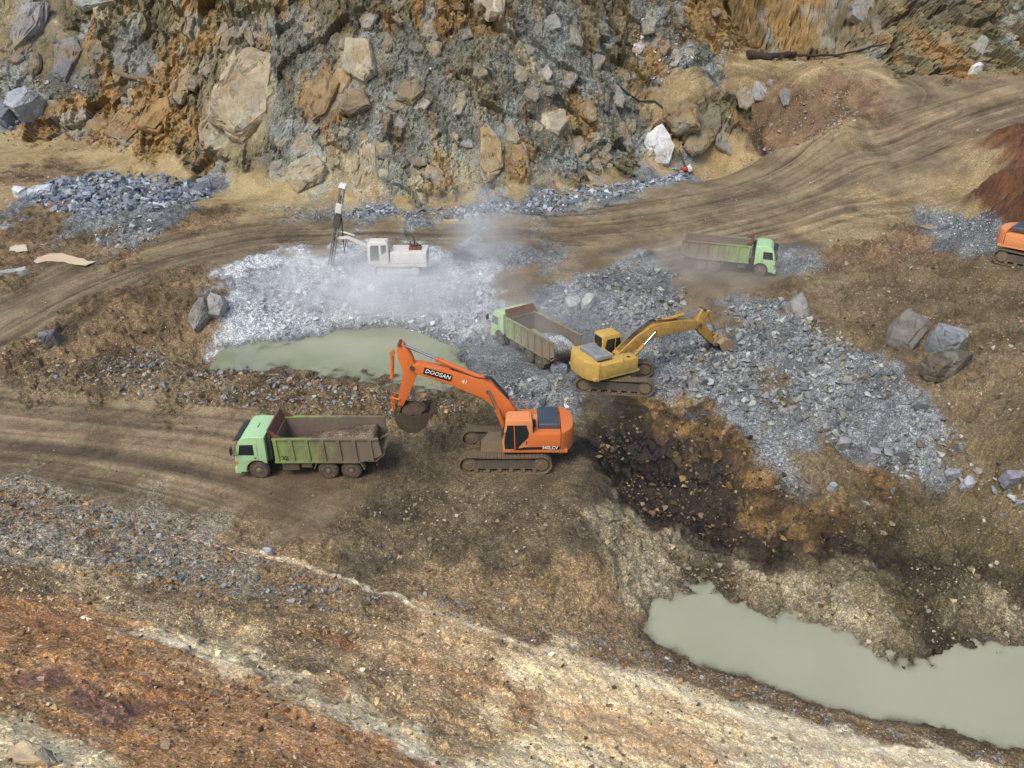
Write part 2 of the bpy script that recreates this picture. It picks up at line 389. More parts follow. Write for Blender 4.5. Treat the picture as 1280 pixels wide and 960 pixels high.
def along(x, y, line):
    """distance along and across a polyline on the ground"""
    best = np.full(x.shape, 1e9, np.float32); u = np.zeros(x.shape, np.float32); v = u.copy(); s0 = 0.0
    for a, b in zip(line[:-1], line[1:]):
        dx, dy = b[0] - a[0], b[1] - a[1]; L = math.hypot(dx, dy)
        t = np.clip(((x - a[0]) * dx + (y - a[1]) * dy) / L ** 2, 0, 1)
        ex = x - (a[0] + t * dx); ey = y - (a[1] + t * dy)
        d = ex * ex + ey * ey
        m = d < best
        best = np.where(m, d, best); u = np.where(m, s0 + t * L, u)
        v = np.where(m, np.sqrt(d) * np.sign(dx * ey - dy * ex), v)
        s0 += L
    return u, v
def smooth_line(img, n=6):
    p = hit([a for a, _ in img], [b for _, b in img])[:, :2]
    out = []
    q = np.vstack([2 * p[0] - p[1], p, 2 * p[-1] - p[-2]])
    for i in range(1, len(q) - 2):
        for k in range(n):
            t = k / n
            out.append(0.5 * ((2 * q[i]) + (-q[i - 1] + q[i + 1]) * t + (2 * q[i - 1] - 5 * q[i] + 4 * q[i + 1] - q[i + 2]) * t * t + (-q[i - 1] + 3 * q[i] - 3 * q[i + 1] + q[i + 2]) * t ** 3))
    out.append(p[-1])
    return np.array(out)
LINE_NEAR = smooth_line([(-260,500),(-120,520),(0,535),(140,550),(280,575),(420,625),(560,660)])
LINE_UP = smooth_line([(-200,480),(-60,440),(40,385),(140,340),(250,308),(400,290),(560,288),(720,284),(860,266),(980,238),(1100,190),(1200,150),(1320,120)])
LINE_RAMP = smooth_line([(850,113),(920,96),(1000,84),(1080,86),(1140,112),(1130,150)], 5)
LINE_BACK = smooth_line([(780,330),(900,300),(1000,275),(1100,250),(1190,225)], 5)
STRIPES = [  # pale seams on the near slope: line, half width, soil
 (smooth_line([(268,683),(330,692),(420,722),(480,742),(560,772),(640,800),(720,826)]), .22, 'slope_w'),
 (smooth_line([(700,820),(800,850),(900,884),(1000,908),(1100,930),(1200,950),(1330,990)]), .60, 'slope_w'),
 (smooth_line([(1000,180),(1030,168),(1055,150),(1070,138)], 5), .5, 'path'),
 (smooth_line([(150,785),(220,805),(280,828),(340,852),(400,882),(460,912),(540,942),(640,985)]), .50, 'slope_w'),
 (smooth_line([(140,775),(260,808),(340,838),(420,878),(520,922)]), .95, 'slope_s'),
]
def inside(x, y, poly):
    c = np.zeros(x.shape, bool); n = len(poly)
    for i in range(n):
        x1, y1 = poly[i][:2]; x2, y2 = poly[(i + 1) % n][:2]
        if y1 == y2: continue
        m = ((y1 > y) != (y2 > y)) & (x < (x2 - x1) * (y - y1) / (y2 - y1) + x1)
        c ^= m
    return c

# ------------------------------------------------------------------ the ground sheet
rows = [3.0]
while rows[-1] < 150:
    y = rows[-1]
    rows.append(y + ((y + 12) * .0031 if y < 78 else (.15 if y < 118 else .9)))
rows = np.array(rows); NC = 900
us = np.linspace(-1, 1, NC)
def half_w(y): return (y + 9) * 0.86
X = us[None, :] * half_w(rows)[:, None]; Y = np.repeat(rows[:, None], NC, 1)
SH = X.shape
x = X.ravel(); y = Y.ravel()
z = tps(x, y).astype(np.float64)
z = np.minimum(z, 27 + (z - 27) * .12)                 # quarry rim
W = weights(x, y, z)
rough = W @ SOIL_R; grav = W @ SOIL_G
wallm = np.clip(W[:, [names.index(n) for n in ('ochre', 'wgrey', 'wolive', 'wpale')]].sum(1), 0, 1) * sstep(60, 70, y)
# ground relief
n_big = fbm2(x / 4.0, y / 4.0, 4, 21); n_mid = fbm2(x / 1.1, y / 1.1, 4, 31, .6); n_fine = fbm2(x / .35, y / .35, 3, 41, .6)
n_scratch = fbm2(x * .30 + y * .25 + n_mid * .5, (y * .9 + x * .22) * 1.7 + n_big * 1.2, 5, 61, .65) + .5 * n_fine
dz = rough * (n_big * 1.2 + n_mid * 1.0 + n_fine * .35)
near = sstep(75, 50, y)
idx = np.where((rough > .09) & (y < 78))[0]
f, _, _ = facet(x[idx] / .55, y[idx] / .55, z[idx] / .55, 70)
dz[idx] += f * rough[idx] * .9
# wall: broken faces, two sizes
idx = np.where(wallm > .02)[0]
warp = fbm2(x[idx] / 5, z[idx] / 5, 3, 90) * 2.0
f1, r1, e1 = facet((x[idx] + warp * .6) / 4.2 + z[idx] * .12, y[idx] / 5.0, (z[idx] + warp * .4) / 5.2 - x[idx] * .05, 100)
f2, r2, e2 = facet(x[idx] / 1.5 + z[idx] * .15, y[idx] / 1.6, z[idx] / 1.9, 200)
f3, r3, e3 = facet(x[idx] / .55, y[idx] / .55, z[idx] / .6, 300)
wm = wallm[idx]
talus = W[idx, names.index('wgrey')]
out_ = np.zeros(x.shape)
out_[idx] = wm * (f1 * 1.8 * (1 - .5 * talus) + f2 * .85 * (1 - .5 * talus) + f3 * .24 - .45 * np.exp(-(e2 / .05) ** 2) * (1 - .7 * talus) - .18 * np.exp(-(e3 / .06) ** 2))
dz[idx] *= (1 - .75 * wm)
# large sound rock faces stand out of the broken ground as single planes
for fx_, fy_, fr_ in ((300,135,62),(450,76,38),(384,216,42),(458,212,38),(405,118,34),(614,192,36),(36,42,46),(84,74,36),(690,152,26),(515,112,26)):
    q_ = one(fx_, fy_); k_ = depth_of(q_) / FPX
    d_ = np.sqrt((x[idx] - q_[0]) ** 2 + ((z[idx] - q_[2]) * 1.05) ** 2) / k_
    out_[idx] *= 1 - .9 * sstep(fr_ * 1.15, fr_ * .6, d_)
# wheel ruts
tone = np.zeros(x.shape)
roadm = np.zeros(x.shape)
for line, hw, seed, amp in ((LINE_NEAR, 4.6, 5, .075), (LINE_UP, 4.8, 6, .06), (LINE_RAMP, 2.2, 8, .05), (LINE_BACK, 3.4, 9, .06)):
    u, v = along(x, y, line)
    m = sstep(hw + 1.2, hw - .8, np.abs(v + fbm2(x / 3, y / 3, 3, 12) * 1.0))
    Lt = np.hypot(*np.diff(line, axis=0).T).sum()
    m = m * sstep(Lt, Lt - (16 if line is LINE_NEAR else 6), u) * sstep(0, 2, u + (2 if line is LINE_NEAR or line is LINE_UP else 0))
    wob = vnoise2(u * .06, v * .10, seed + 50) * .35
    rut = vnoise2((v + wob) * 2.1 + 50, u * .035, seed) * .6 + vnoise2((v + wob) * 4.7, u * .08, seed + 1) * .6 + vnoise2((v + wob * 1.4) * 1.0, u * .05, seed + 2) * .5
    rid = sstep(.80, .97, 1 - np.abs(vnoise2((v + wob) * 1.7 + 9, u * .045, seed + 3))) + .8 * sstep(.82, .97, 1 - np.abs(vnoise2((v + wob * .6) * 2.9 - 7, u * .07, seed + 4)))
    rut = rut - .75 * rid * (.4 + .6 * sstep(-.3, .4, vnoise2(u * .22, v * .5, seed + 7)))
    dz = dz + m * rut * amp
    tone = tone + m * rut
    roadm = np.maximum(roadm, m)
z = z + dz
# hollow scooped below the ramp, with a thrown-up rim on the road side
for (fx_, fy_), rr_, dd_ in (((985,142),6.5,-1.6), ((960,166),2.6,-1.5), ((975,168),2.2,-1.0), ((1015,186),2.4,.7), ((1050,170),2.4,.8), ((1075,150),2.4,.7), ((975,192),2.2,.5)):
    q_ = one(fx_, fy_); z = z + dd_ * np.exp(-((x - q_[0]) ** 2 + (y - q_[1]) ** 2) / (.6 * rr_ ** 2))
# vehicles stand on level ground
for p, rad, pz in PADS:
    pz = p[2] if pz is None else pz
    d = np.hypot(x - p[0], y - p[1])
    t = sstep(rad + 1.0, rad - .4, d)
    z = z * (1 - t) + (pz + (z - pz) * .06) * t
# colour of the soil
nA = fbm2(x / 2.2, y / 2.2, 5, 51, .6) * .9 + fbm2(x / .5, y / .5, 3, 52, .6) * .35
nA[idx] = fbm2(x[idx] / 2.0 + z[idx] * .3, z[idx] / 2.6, 5, 53, .6) * .9 + (r2 - .5) * .5 + fbm2(x[idx] / .5, z[idx] / .5, 3, 54, .6) * .35
tA = sstep(-.55, .55, nA)[:, None].astype(np.float32)
base = (W @ SOIL_A) * tA + (W @ SOIL_B) * (1 - tA)
# rust streaks and pale rock tones of the wall
st = sstep(.18, .5, fbm2((x[idx] + z[idx] * .35) / 1.6, (z[idx] - x[idx] * .1) / 5.0, 4, 57)) * wm * (1 - .55 * talus)
base[idx] = base[idx] * (1 - .55 * st[:, None]) + .55 * st[:, None] * np.array(lin('#8f6c3c'), np.float32)
st = sstep(.25, .5, fbm2((x[idx] - z[idx] * .5) / 2.6, z[idx] / 3.0, 4, 58)) * wm
base[idx] = base[idx] * (1 - .5 * st[:, None]) + .5 * st[:, None] * np.array(lin('#8d948e'), np.float32)
base *= np.clip(1 + .44 * tone, .4, 1.6)[:, None]
# layers of the near slope run with its crest
CREST = smooth_line([(-260,560),(-100,585),(0,600),(150,645),(280,685),(480,745),(700,816),(900,884),(1100,928),(1330,990)])
iS = np.where(y < 40)[0]
cu_, cv_ = along(x[iS], y[iS], CREST)
sl = sstep(.2, -2.2, cv_)
wq = fbm2(x[iS] / 1.5, y[iS] / 1.5, 3, 83) * .35
b1 = fbm2(cu_ * .10 + wq, (cv_ + wq) * .9, 4, 81, .6); b2 = fbm2(cu_ * .07 + 30 + wq, (cv_ + wq) * .55, 4, 82, .6)
base[iS] *= (1 + sl * .38 * b1)[:, None]
k_ = (sl * sstep(.12, .5, b2) * .45)[:, None]; base[iS] = base[iS] * (1 - k_) + k_ * np.array(lin('#9a6238'), np.float32)
k_ = (sl * sstep(.15, .5, -b2) * .35)[:, None]; base[iS] = base[iS] * (1 - k_) + k_ * np.array(lin('#c9b48c'), np.float32)
z[iS] += sl * b1 * .14 + sl * np.abs(fbm2(x[iS] / 1.8, y[iS] / 1.8, 4, 84)) * -.22
# worked dark face: dug streaks
dk = (W[:, names.index('dark')] + W[:, names.index('dorange')])
k_ = (np.clip(dk, 0, 1) * sstep(-.15, .12, n_scratch + .25 * (W[:, names.index('dark')] - W[:, names.index('dorange')])))[:, None] * .8
base = base * (1 - k_) + k_ * (np.array(lin('#2e2519'), np.float32) * (1 + .4 * n_mid[:, None]))
z = z + dk * .16 * n_scratch
for line, hw, soil in STRIPES[::-1]:
    u, v = along(x, y, line)
    wv = np.abs(v + fbm2(x / .9, y / .9, 4, 77) * hw * 1.4)
    end = sstep(0, 2.5, u) * (0.65 + .35 * sstep(-.2, .15, fbm2(x / 1.1, y / 1.1, 4, 78)))
    m = sstep(hw, hw * .05, wv) * end * (.55 + .45 * sstep(-.3, .3, fbm2(x / .3, y / .3, 3, 79)))
    base = base * (1 - m[:, None]) + m[:, None] * SOIL_A[names.index(soil)] * (1 + .12 * n_fine[:, None])
    z = z + m * .03
    grav = grav * (1 - .6 * m)
# damp rim at the ponds
damp = np.maximum(sstep(.42, .08, z + .6) * sstep(50, 48, np.hypot((x + 6) / 1.0, (y - 46) / .5)) * (np.abs(y - 47) < 12), sstep(.42, .05, z + 2.2))
damp = damp * (y < 58) * (x > -20)
base *= (1 - .5 * np.clip(damp, 0, 1))[:, None]
wet = np.clip(damp * .8 + W[:, names.index('dark')] * .35, 0, 1)

V = np.stack([x, y - .80 * out_, z + .60 * out_], -1)
Vg = V.reshape(SH + (3,))
Zg = z.reshape(SH)
def ground(px, py):
    """height of the built surface"""
    px = np.atleast_1d(np.asarray(px, float)); py = np.atleast_1d(np.asarray(py, float))
    j = np.clip(np.searchsorted(rows, py) - 1, 0, len(rows) - 2); b = np.clip((py - rows[j]) / (rows[j + 1] - rows[j]), 0, 1)
    u = np.clip((px / half_w(py) + 1) * .5 * (NC - 1), 0, NC - 1.001); i = u.astype(int); a = u - i
    return (Zg[j, i] * (1 - a) + Zg[j, i + 1] * a) * (1 - b) + (Zg[j + 1, i] * (1 - a) + Zg[j + 1, i + 1] * a) * b
def surf(px, py):
    """place on the built surface, wall relief included"""
    px = np.atleast_1d(np.asarray(px, float)); py = np.atleast_1d(np.asarray(py, float))
    j = np.clip(np.searchsorted(rows, py) - 1, 0, len(rows) - 2); b = np.clip((py - rows[j]) / (rows[j + 1] - rows[j]), 0, 1)[:, None]
    u = np.clip((px / half_w(py) + 1) * .5 * (NC - 1), 0, NC - 1.001); i = u.astype(int); a = (u - i)[:, None]
    return (Vg[j, i] * (1 - a) + Vg[j, i + 1] * a) * (1 - b) + (Vg[j + 1, i] * (1 - a) + Vg[j + 1, i + 1] * a) * b
def on(px, py, dz=0.0):
    p = one(px, py); q = surf(p[0], p[1])[0]; return Vector((q[0], q[1], q[2] + dz))

# normals of the whole sheet so that its pieces meet without seams
du = np.gradient(V.reshape(SH + (3,)), axis=1); dv = np.gradient(V.reshape(SH + (3,)), axis=0)
N = np.cross(du, dv).reshape(-1, 3); N /= np.linalg.norm(N, axis=1, keepdims=True)

# ------------------------------------------------------------------ materials
def new_mat(name):
    m = bpy.data.materials.new(name); m.use_nodes = True
    nt = m.node_tree
    return m, nt, nt.nodes['Principled BSDF']
def nd(nt, t, **kw):
    n = nt.nodes.new(t)
    for k, v in kw.items(): setattr(n, k, v)
    return n
def mth(nt, op, a, b=None, c=None, clamp=False):
    n = nd(nt, 'ShaderNodeMath', operation=op, use_clamp=clamp)
    for i, q in enumerate((a, b, c)):
        if q is None: continue
        if isinstance(q, (int, float)): n.inputs[i].default_value = q
        else: nt.links.new(q, n.inputs[i])
    return n.outputs[0]
def mixc(nt, f, a, b, mode='MIX'):
    n = nd(nt, 'ShaderNodeMix', data_type='RGBA', blend_type=mode)
    for s, q in ((n.inputs[0], f), (n.inputs[6], a), (n.inputs[7], b)):
        if isinstance(q, (int, float)): s.default_value = q
        elif isinstance(q, tuple): s.default_value = (*q[:3], 1)
        else: nt.links.new(q, s)
    return n.outputs[2]

def soil_material():
    m, nt, b = new_mat('soil')
    L = nt.links.new
    tc = nd(nt, 'ShaderNodeTexCoord')
    col = nd(nt, 'ShaderNodeAttribute', attribute_name='Col'); gr = nd(nt, 'ShaderNodeAttribute', attribute_name='grav'); wt = nd(nt, 'ShaderNodeAttribute', attribute_name='wet')
    n1 = nd(nt, 'ShaderNodeTexNoise'); n1.inputs['Scale'].default_value = 6.0; n1.inputs['Detail'].default_value = 10; n1.inputs['Roughness'].default_value = .72
    v1 = nd(nt, 'ShaderNodeTexVoronoi'); v1.inputs['Scale'].default_value = 5.2
    v2 = nd(nt, 'ShaderNodeTexVoronoi'); v2.inputs['Scale'].default_value = 13.0
    v3 = nd(nt, 'ShaderNodeTexVoronoi'); v3.inputs['Scale'].default_value = 31.0
    s3 = nd(nt, 'ShaderNodeSeparateColor'); L(v3.outputs['Color'], s3.inputs[0])
    for q in (n1, v1, v2, v3): L(tc.outputs['Object'], q.inputs['Vector'])
    s1 = nd(nt, 'ShaderNodeSeparateColor'); L(v1.outputs['Color'], s1.inputs[0])
    s2 = nd(nt, 'ShaderNodeSeparateColor'); L(v2.outputs['Color'], s2.inputs[0])
    # tone: stones darker and lighter than the soil between them
    a = mth(nt, 'MULTIPLY_ADD', n1.outputs[0], 1.5, .28)
    p1 = mth(nt, 'POWER', s1.outputs[0], 2.2); p2 = mth(nt, 'POWER', s2.outputs[0], 2.0)
    g1 = mth(nt, 'MULTIPLY_ADD', p1, .35, .89); g2 = mth(nt, 'MULTIPLY_ADD', p2, 1.0, .68)
    g3 = mth(nt, 'MULTIPLY_ADD', mth(nt, 'POWER', s3.outputs[0], 2.2), 1.2, .64)
    g = mth(nt, 'MULTIPLY', mth(nt, 'MULTIPLY', g1, g2), g3)
    g = mth(nt, 'MULTIPLY_ADD', mth(nt, 'SUBTRACT', g, 1.0), gr.outputs['Fac'], 1.0)
    t = mth(nt, 'MULTIPLY', a, g)
    cmb = nd(nt, 'ShaderNodeCombineColor')
    for i in range(3): L(t, cmb.inputs[i])
    c = mixc(nt, 1.0, col.outputs['Color'], cmb.outputs[0], 'MULTIPLY')
    # some stones grey, some rusty
    hs = nd(nt, 'ShaderNodeHueSaturation'); L(c, hs.inputs['Color'])
    sat = mth(nt, 'MULTIPLY_ADD', mth(nt, 'MULTIPLY', mth(nt, 'SUBTRACT', s2.outputs[1], .5), gr.outputs['Fac']), .45, 1.0); L(sat, hs.inputs['Saturation'])
    L(hs.outputs[0], b.inputs['Base Color'])
    r = mth(nt, 'MULTIPLY_ADD', wt.outputs['Fac'], -.5, .92); L(r, b.inputs['Roughness'])
    b.inputs['Specular IOR Level'].default_value = .3
    h = mth(nt, 'MULTIPLY_ADD', n1.outputs[0], .45, 0.0)
    h = mth(nt, 'MULTIPLY_ADD', mth(nt, 'MULTIPLY', mth(nt, 'SUBTRACT', .7, v1.outputs['Distance']), gr.outputs['Fac']), .16, h)
    h = mth(nt, 'MULTIPLY_ADD', mth(nt, 'MULTIPLY', mth(nt, 'SUBTRACT', .7, v2.outputs['Distance']), gr.outputs['Fac']), .22, h)
    h = mth(nt, 'MULTIPLY_ADD', mth(nt, 'MULTIPLY', mth(nt, 'SUBTRACT', .7, v3.outputs['Distance']), gr.outputs['Fac']), .10, h)
    bp = nd(nt, 'ShaderNodeBump'); bp.inputs['Strength'].default_value = .8; bp.inputs['Distance'].default_value = .16
    L(h, bp.inputs['Height']); L(bp.outputs[0], b.inputs['Normal'])
    return m
M_SOIL = soil_material()

def stone_material():
    m, nt, b = new_mat('stone')
    L = nt.links.new
    tc = nd(nt, 'ShaderNodeTexCoord'); col = nd(nt, 'ShaderNodeAttribute', attribute_name='Col')
    n1 = nd(nt, 'ShaderNodeTexNoise'); n1.inputs['Scale'].default_value = 2.4; n1.inputs['Detail'].default_value = 8; n1.inputs['Roughness'].default_value = .72
    n2 = nd(nt, 'ShaderNodeTexNoise'); n2.inputs['Scale'].default_value = 1.0; n2.inputs['Detail'].default_value = 4
    L(tc.outputs['Object'], n1.inputs['Vector']); L(tc.outputs['Object'], n2.inputs['Vector'])
    a = mth(nt, 'MULTIPLY_ADD', n1.outputs[0], 1.5, .28)
    cmb = nd(nt, 'ShaderNodeCombineColor')
    for i in range(3): L(a, cmb.inputs[i])
    c = mixc(nt, 1.0, col.outputs['Color'], cmb.outputs[0], 'MULTIPLY')
    rust = mth(nt, 'MULTIPLY', mth(nt, 'SUBTRACT', n2.outputs[0], .54), 3.0, clamp=True)
    c = mixc(nt, mth(nt, 'MULTIPLY', rust, .6), c, mixc(nt, 1.0, c, (1.2, .85, .45), 'MULTIPLY'))
    L(c, b.inputs['Base Color']); b.inputs['Roughness'].default_value = .85; b.inputs['Specular IOR Level'].default_value = .3
    vc = nd(nt, 'ShaderNodeTexVoronoi', feature='DISTANCE_TO_EDGE'); vc.inputs['Scale'].default_value = .9
    wp = nd(nt, 'ShaderNodeVectorMath', operation='MULTIPLY_ADD'); L(n2.outputs['Color'], wp.inputs[0]); wp.inputs[1].default_value = (.8, .8, .8); L(tc.outputs['Object'], wp.inputs[2]); L(wp.outputs[0], vc.inputs['Vector'])
    cr = mth(nt, 'MULTIPLY', vc.outputs['Distance'], 14.0, clamp=True)
    bp = nd(nt, 'ShaderNodeBump'); bp.inputs['Strength'].default_value = .75; bp.inputs['Distance'].default_value = .16
    L(mth(nt, 'MULTIPLY_ADD', cr, .35, n1.outputs[0]), bp.inputs['Height']); L(bp.outputs[0], b.inputs['Normal'])
    return m
M_STONE = stone_material()

# ------------------------------------------------------------------ split the sheet into the pieces of the setting
NR = SH[0]
gi = np.arange(NR * NC).reshape(SH)
F = np.stack([gi[:-1, :-1], gi[:-1, 1:], gi[1:, 1:], gi[1:, :-1]], -1).reshape(-1, 4)
smooth_x = x[F[:, 0]]; smooth_y = y[F[:, 0]]
crest = np.vstack([smooth_line([(-260,560),(-100,585),(0,600),(150,645),(280,685),(480,745),(700,816),(900,884),(1100,928),(1330,990)])])
cu, cv = along(smooth_x, smooth_y, crest)
zone = np.zeros(len(F), int)                            # 0 pit floor
zone[roadm[F[:, 0]] > .5] = 1                           # haul road
wz = W[:, [names.index(n) for n in ('ochre', 'wgrey', 'wolive', 'wpale')]].sum(1)
zone[(wz[F[:, 0]] > .5) & (smooth_y > 66)] = 2          # rock wall
zone[(cv < 0) & (smooth_y < 45)] = 3                    # near slope
zone[smooth_y > 119] = 2
SETTING = {}
for k, nm in enumerate(('pit_floor', 'haul_road', 'rock_wall', 'near_slope')):
    f = F[zone == k]
    used, inv = np.unique(f, return_inverse=True)
    o = mesh_np(nm, V[used], inv.reshape(-1, 4), M_SOIL, cols=base[used], smooth=k != 2, normals=None if k == 2 else N[used], attrs={'grav': grav[used], 'wet': wet[used]})
    tag(o, kind='structure'); SETTING[nm] = o

# ------------------------------------------------------------------ water
def water_material(name, c1, c2, rough=.06, clear=0.0):
    m, nt, b = new_mat(name)
    L = nt.links.new
    tc = nd(nt, 'ShaderNodeTexCoord')
    n1 = nd(nt, 'ShaderNodeTexNoise'); n1.inputs['Scale'].default_value = .22; n1.inputs['Detail'].default_value = 3
    L(tc.outputs['Object'], n1.inputs['Vector'])
    L(mixc(nt, mth(nt, 'MULTIPLY_ADD', n1.outputs[0], 2.2, -.6, clamp=True), c1 if isinstance(c1, tuple) else lin(c1), c2 if isinstance(c2, tuple) else lin(c2)), b.inputs['Base Color'])
    b.inputs['Roughness'].default_value = rough; b.inputs['IOR'].default_value = 1.33
    n2 = nd(nt, 'ShaderNodeTexNoise'); n2.inputs['Scale'].default_value = 2.5; n2.inputs['Detail'].default_value = 3
    L(tc.outputs['Object'], n2.inputs['Vector'])
    bp = nd(nt, 'ShaderNodeBump'); bp.inputs['Strength'].default_value = .14; bp.inputs['Distance'].default_value = .05
    L(n2.outputs[0], bp.inputs['Height']); L(bp.outputs[0], b.inputs['Normal'])
    if clear:                                           # the bed shows where the water is shallow
        de = nd(nt, 'ShaderNodeAttribute', attribute_name='depth')
        op = mth(nt, 'SUBTRACT', 1.0, mth(nt, 'POWER', 2.718, mth(nt, 'MULTIPLY', de.outputs['Fac'], -clear)))
        L(mth(nt, 'MULTIPLY_ADD', op, .9, .1, clamp=True), b.inputs['Alpha'])
    return m
def pond(name, img, zz, mat, step=.22):
    """level sheet cut to the basin; silty water hides its bed within a hand's depth"""
    p = at_z(np.array([a for a, _ in img], float), np.array([b for _, b in img], float), zz)
    lo, hi = p[:, :2].min(0), p[:, :2].max(0)
    gx = np.arange(lo[0], hi[0] + step, step); gy = np.arange(lo[1], hi[1] + step, step)
    A, B = np.meshgrid(gx, gy, indexing='ij')
    dpt = (zz - ground(A.ravel(), B.ravel())).reshape(A.shape)
    ok = inside(A.ravel(), B.ravel(), p).reshape(A.shape) & (dpt > -.18)
    g = np.arange(A.size).reshape(A.shape)
    keep = ok[:-1, :-1] | ok[1:, :-1] | ok[1:, 1:] | ok[:-1, 1:]
    f = np.stack([g[:-1, :-1], g[1:, :-1], g[1:, 1:], g[:-1, 1:]], -1)[keep]
    used, inv = np.unique(f, return_inverse=True)
    v = np.stack([A.ravel(), B.ravel(), np.full(A.size, zz)], -1)[used]
    o = mesh_np(name, v, inv.reshape(-1, 4), mat, attrs={'depth': np.maximum(dpt.ravel()[used], 0)})
    return tag(o, kind='structure')
W1 = water_material('pond_water_green', (.20, .22, .13), (.29, .30, .21), .06, 9.0)
W2 = water_material('pond_water_milky', (.29, .29, .195), (.335, .33, .235), .06, 16.0)
W3 = water_material('puddle_water_pale', '#cbb594', '#d2c6ae', .12)
pond('pond', [(262,462),(285,425),(330,408),(440,400),(520,415),(590,445),(610,500),(560,512),(480,500),(400,492),(330,486),(280,480)], -.52, W1)
pond('pond', [(790,712),(900,700),(1060,760),(1130,800),(1280,770),(1420,790),(1420,1010),(1280,970),(1100,925),(960,885),(850,850),(780,810)], -2.2, W2)
# ------------------------------------------------------------------ machine materials
def paint(name, c, dirt='#7b6a50', amount=.35, rough=.45, low=1.0, scale=2.2, metal=0.0):
    """worn paint: dust in patches, more of it low down where mud is thrown up"""
    m, nt, b = new_mat(name)
    L = nt.links.new
    tc = nd(nt, 'ShaderNodeTexCoord')
    n1 = nd(nt, 'ShaderNodeTexNoise'); n1.inputs['Scale'].default_value = scale; n1.inputs['Detail'].default_value = 8; n1.inputs['Roughness'].default_value = .7
    L(tc.outputs['Object'], n1.inputs['Vector'])
    sp = nd(nt, 'ShaderNodeSeparateXYZ'); L(tc.outputs['Object'], sp.inputs[0])
    lowz = mth(nt, 'MULTIPLY_ADD', sp.outputs[2], -.22 * low, .22 * low)
    f = mth(nt, 'ADD', mth(nt, 'MULTIPLY_ADD', n1.outputs[0], 2.4, -1.55 + amount * 1.3), lowz, clamp=True)
    n3 = nd(nt, 'ShaderNodeTexNoise'); n3.inputs['Scale'].default_value = scale * 5.5; n3.inputs['Detail'].default_value = 6; n3.inputs['Roughness'].default_value = .75
    mp3 = nd(nt, 'ShaderNodeMapping'); mp3.inputs['Scale'].default_value = (1, 1, .3); L(tc.outputs['Object'], mp3.inputs[0]); L(mp3.outputs[0], n3.inputs['Vector'])
    f = mth(nt, 'ADD', f, mth(nt, 'MULTIPLY_ADD', n3.outputs[0], 1.6, -.78), clamp=True)
    f = mth(nt, 'MULTIPLY', f, .85)
    c2 = mixc(nt, mth(nt, 'MULTIPLY', n1.outputs[0], .3), lin(c), tuple(v * .6 for v in lin(c)))
    L(mixc(nt, f, c2, lin(dirt)), b.inputs['Base Color'])
    L(mth(nt, 'MULTIPLY_ADD', f, .45, rough, clamp=True), b.inputs['Roughness'])
    b.inputs['Metallic'].default_value = metal
    bp = nd(nt, 'ShaderNodeBump'); bp.inputs['Strength'].default_value = .15; bp.inputs['Distance'].default_value = .03
    L(n1.outputs[0], bp.inputs['Height']); L(bp.outputs[0], b.inputs['Normal'])
    return m
def bed_paint(name, green, brown, x0, x1):
    """green tipper steel rubbed down and caked with mud towards the tail"""
    m, nt, b = new_mat(name)
    L = nt.links.new
    tc = nd(nt, 'ShaderNodeTexCoord'); sp = nd(nt, 'ShaderNodeSeparateXYZ'); L(tc.outputs['Object'], sp.inputs[0])
    n1 = nd(nt, 'ShaderNodeTexNoise'); n1.inputs['Scale'].default_value = 1.6; n1.inputs['Detail'].default_value = 9; n1.inputs['Roughness'].default_value = .72
    mp = nd(nt, 'ShaderNodeMapping'); mp.inputs['Scale'].default_value = (1, 1, .45); L(tc.outputs['Object'], mp.inputs[0]); L(mp.outputs[0], n1.inputs['Vector'])
    f = mth(nt, 'MULTIPLY_ADD', sp.outputs[0], 1 / (x1 - x0), -x0 / (x1 - x0))
    f = mth(nt, 'ADD', f, mth(nt, 'MULTIPLY_ADD', n1.outputs[0], 2.6, -1.3), clamp=True)
    br = mixc(nt, n1.outputs[0], tuple(v * .65 for v in lin(brown)), tuple(min(1, v * 1.45) for v in lin(brown)))
    L(mixc(nt, f, br, lin(green)), b.inputs['Base Color']); b.inputs['Roughness'].default_value = .75
    bp = nd(nt, 'ShaderNodeBump'); bp.inputs['Strength'].default_value = .35; bp.inputs['Distance'].default_value = .04
    L(n1.outputs[0], bp.inputs['Height']); L(bp.outputs[0], b.inputs['Normal'])
    return m
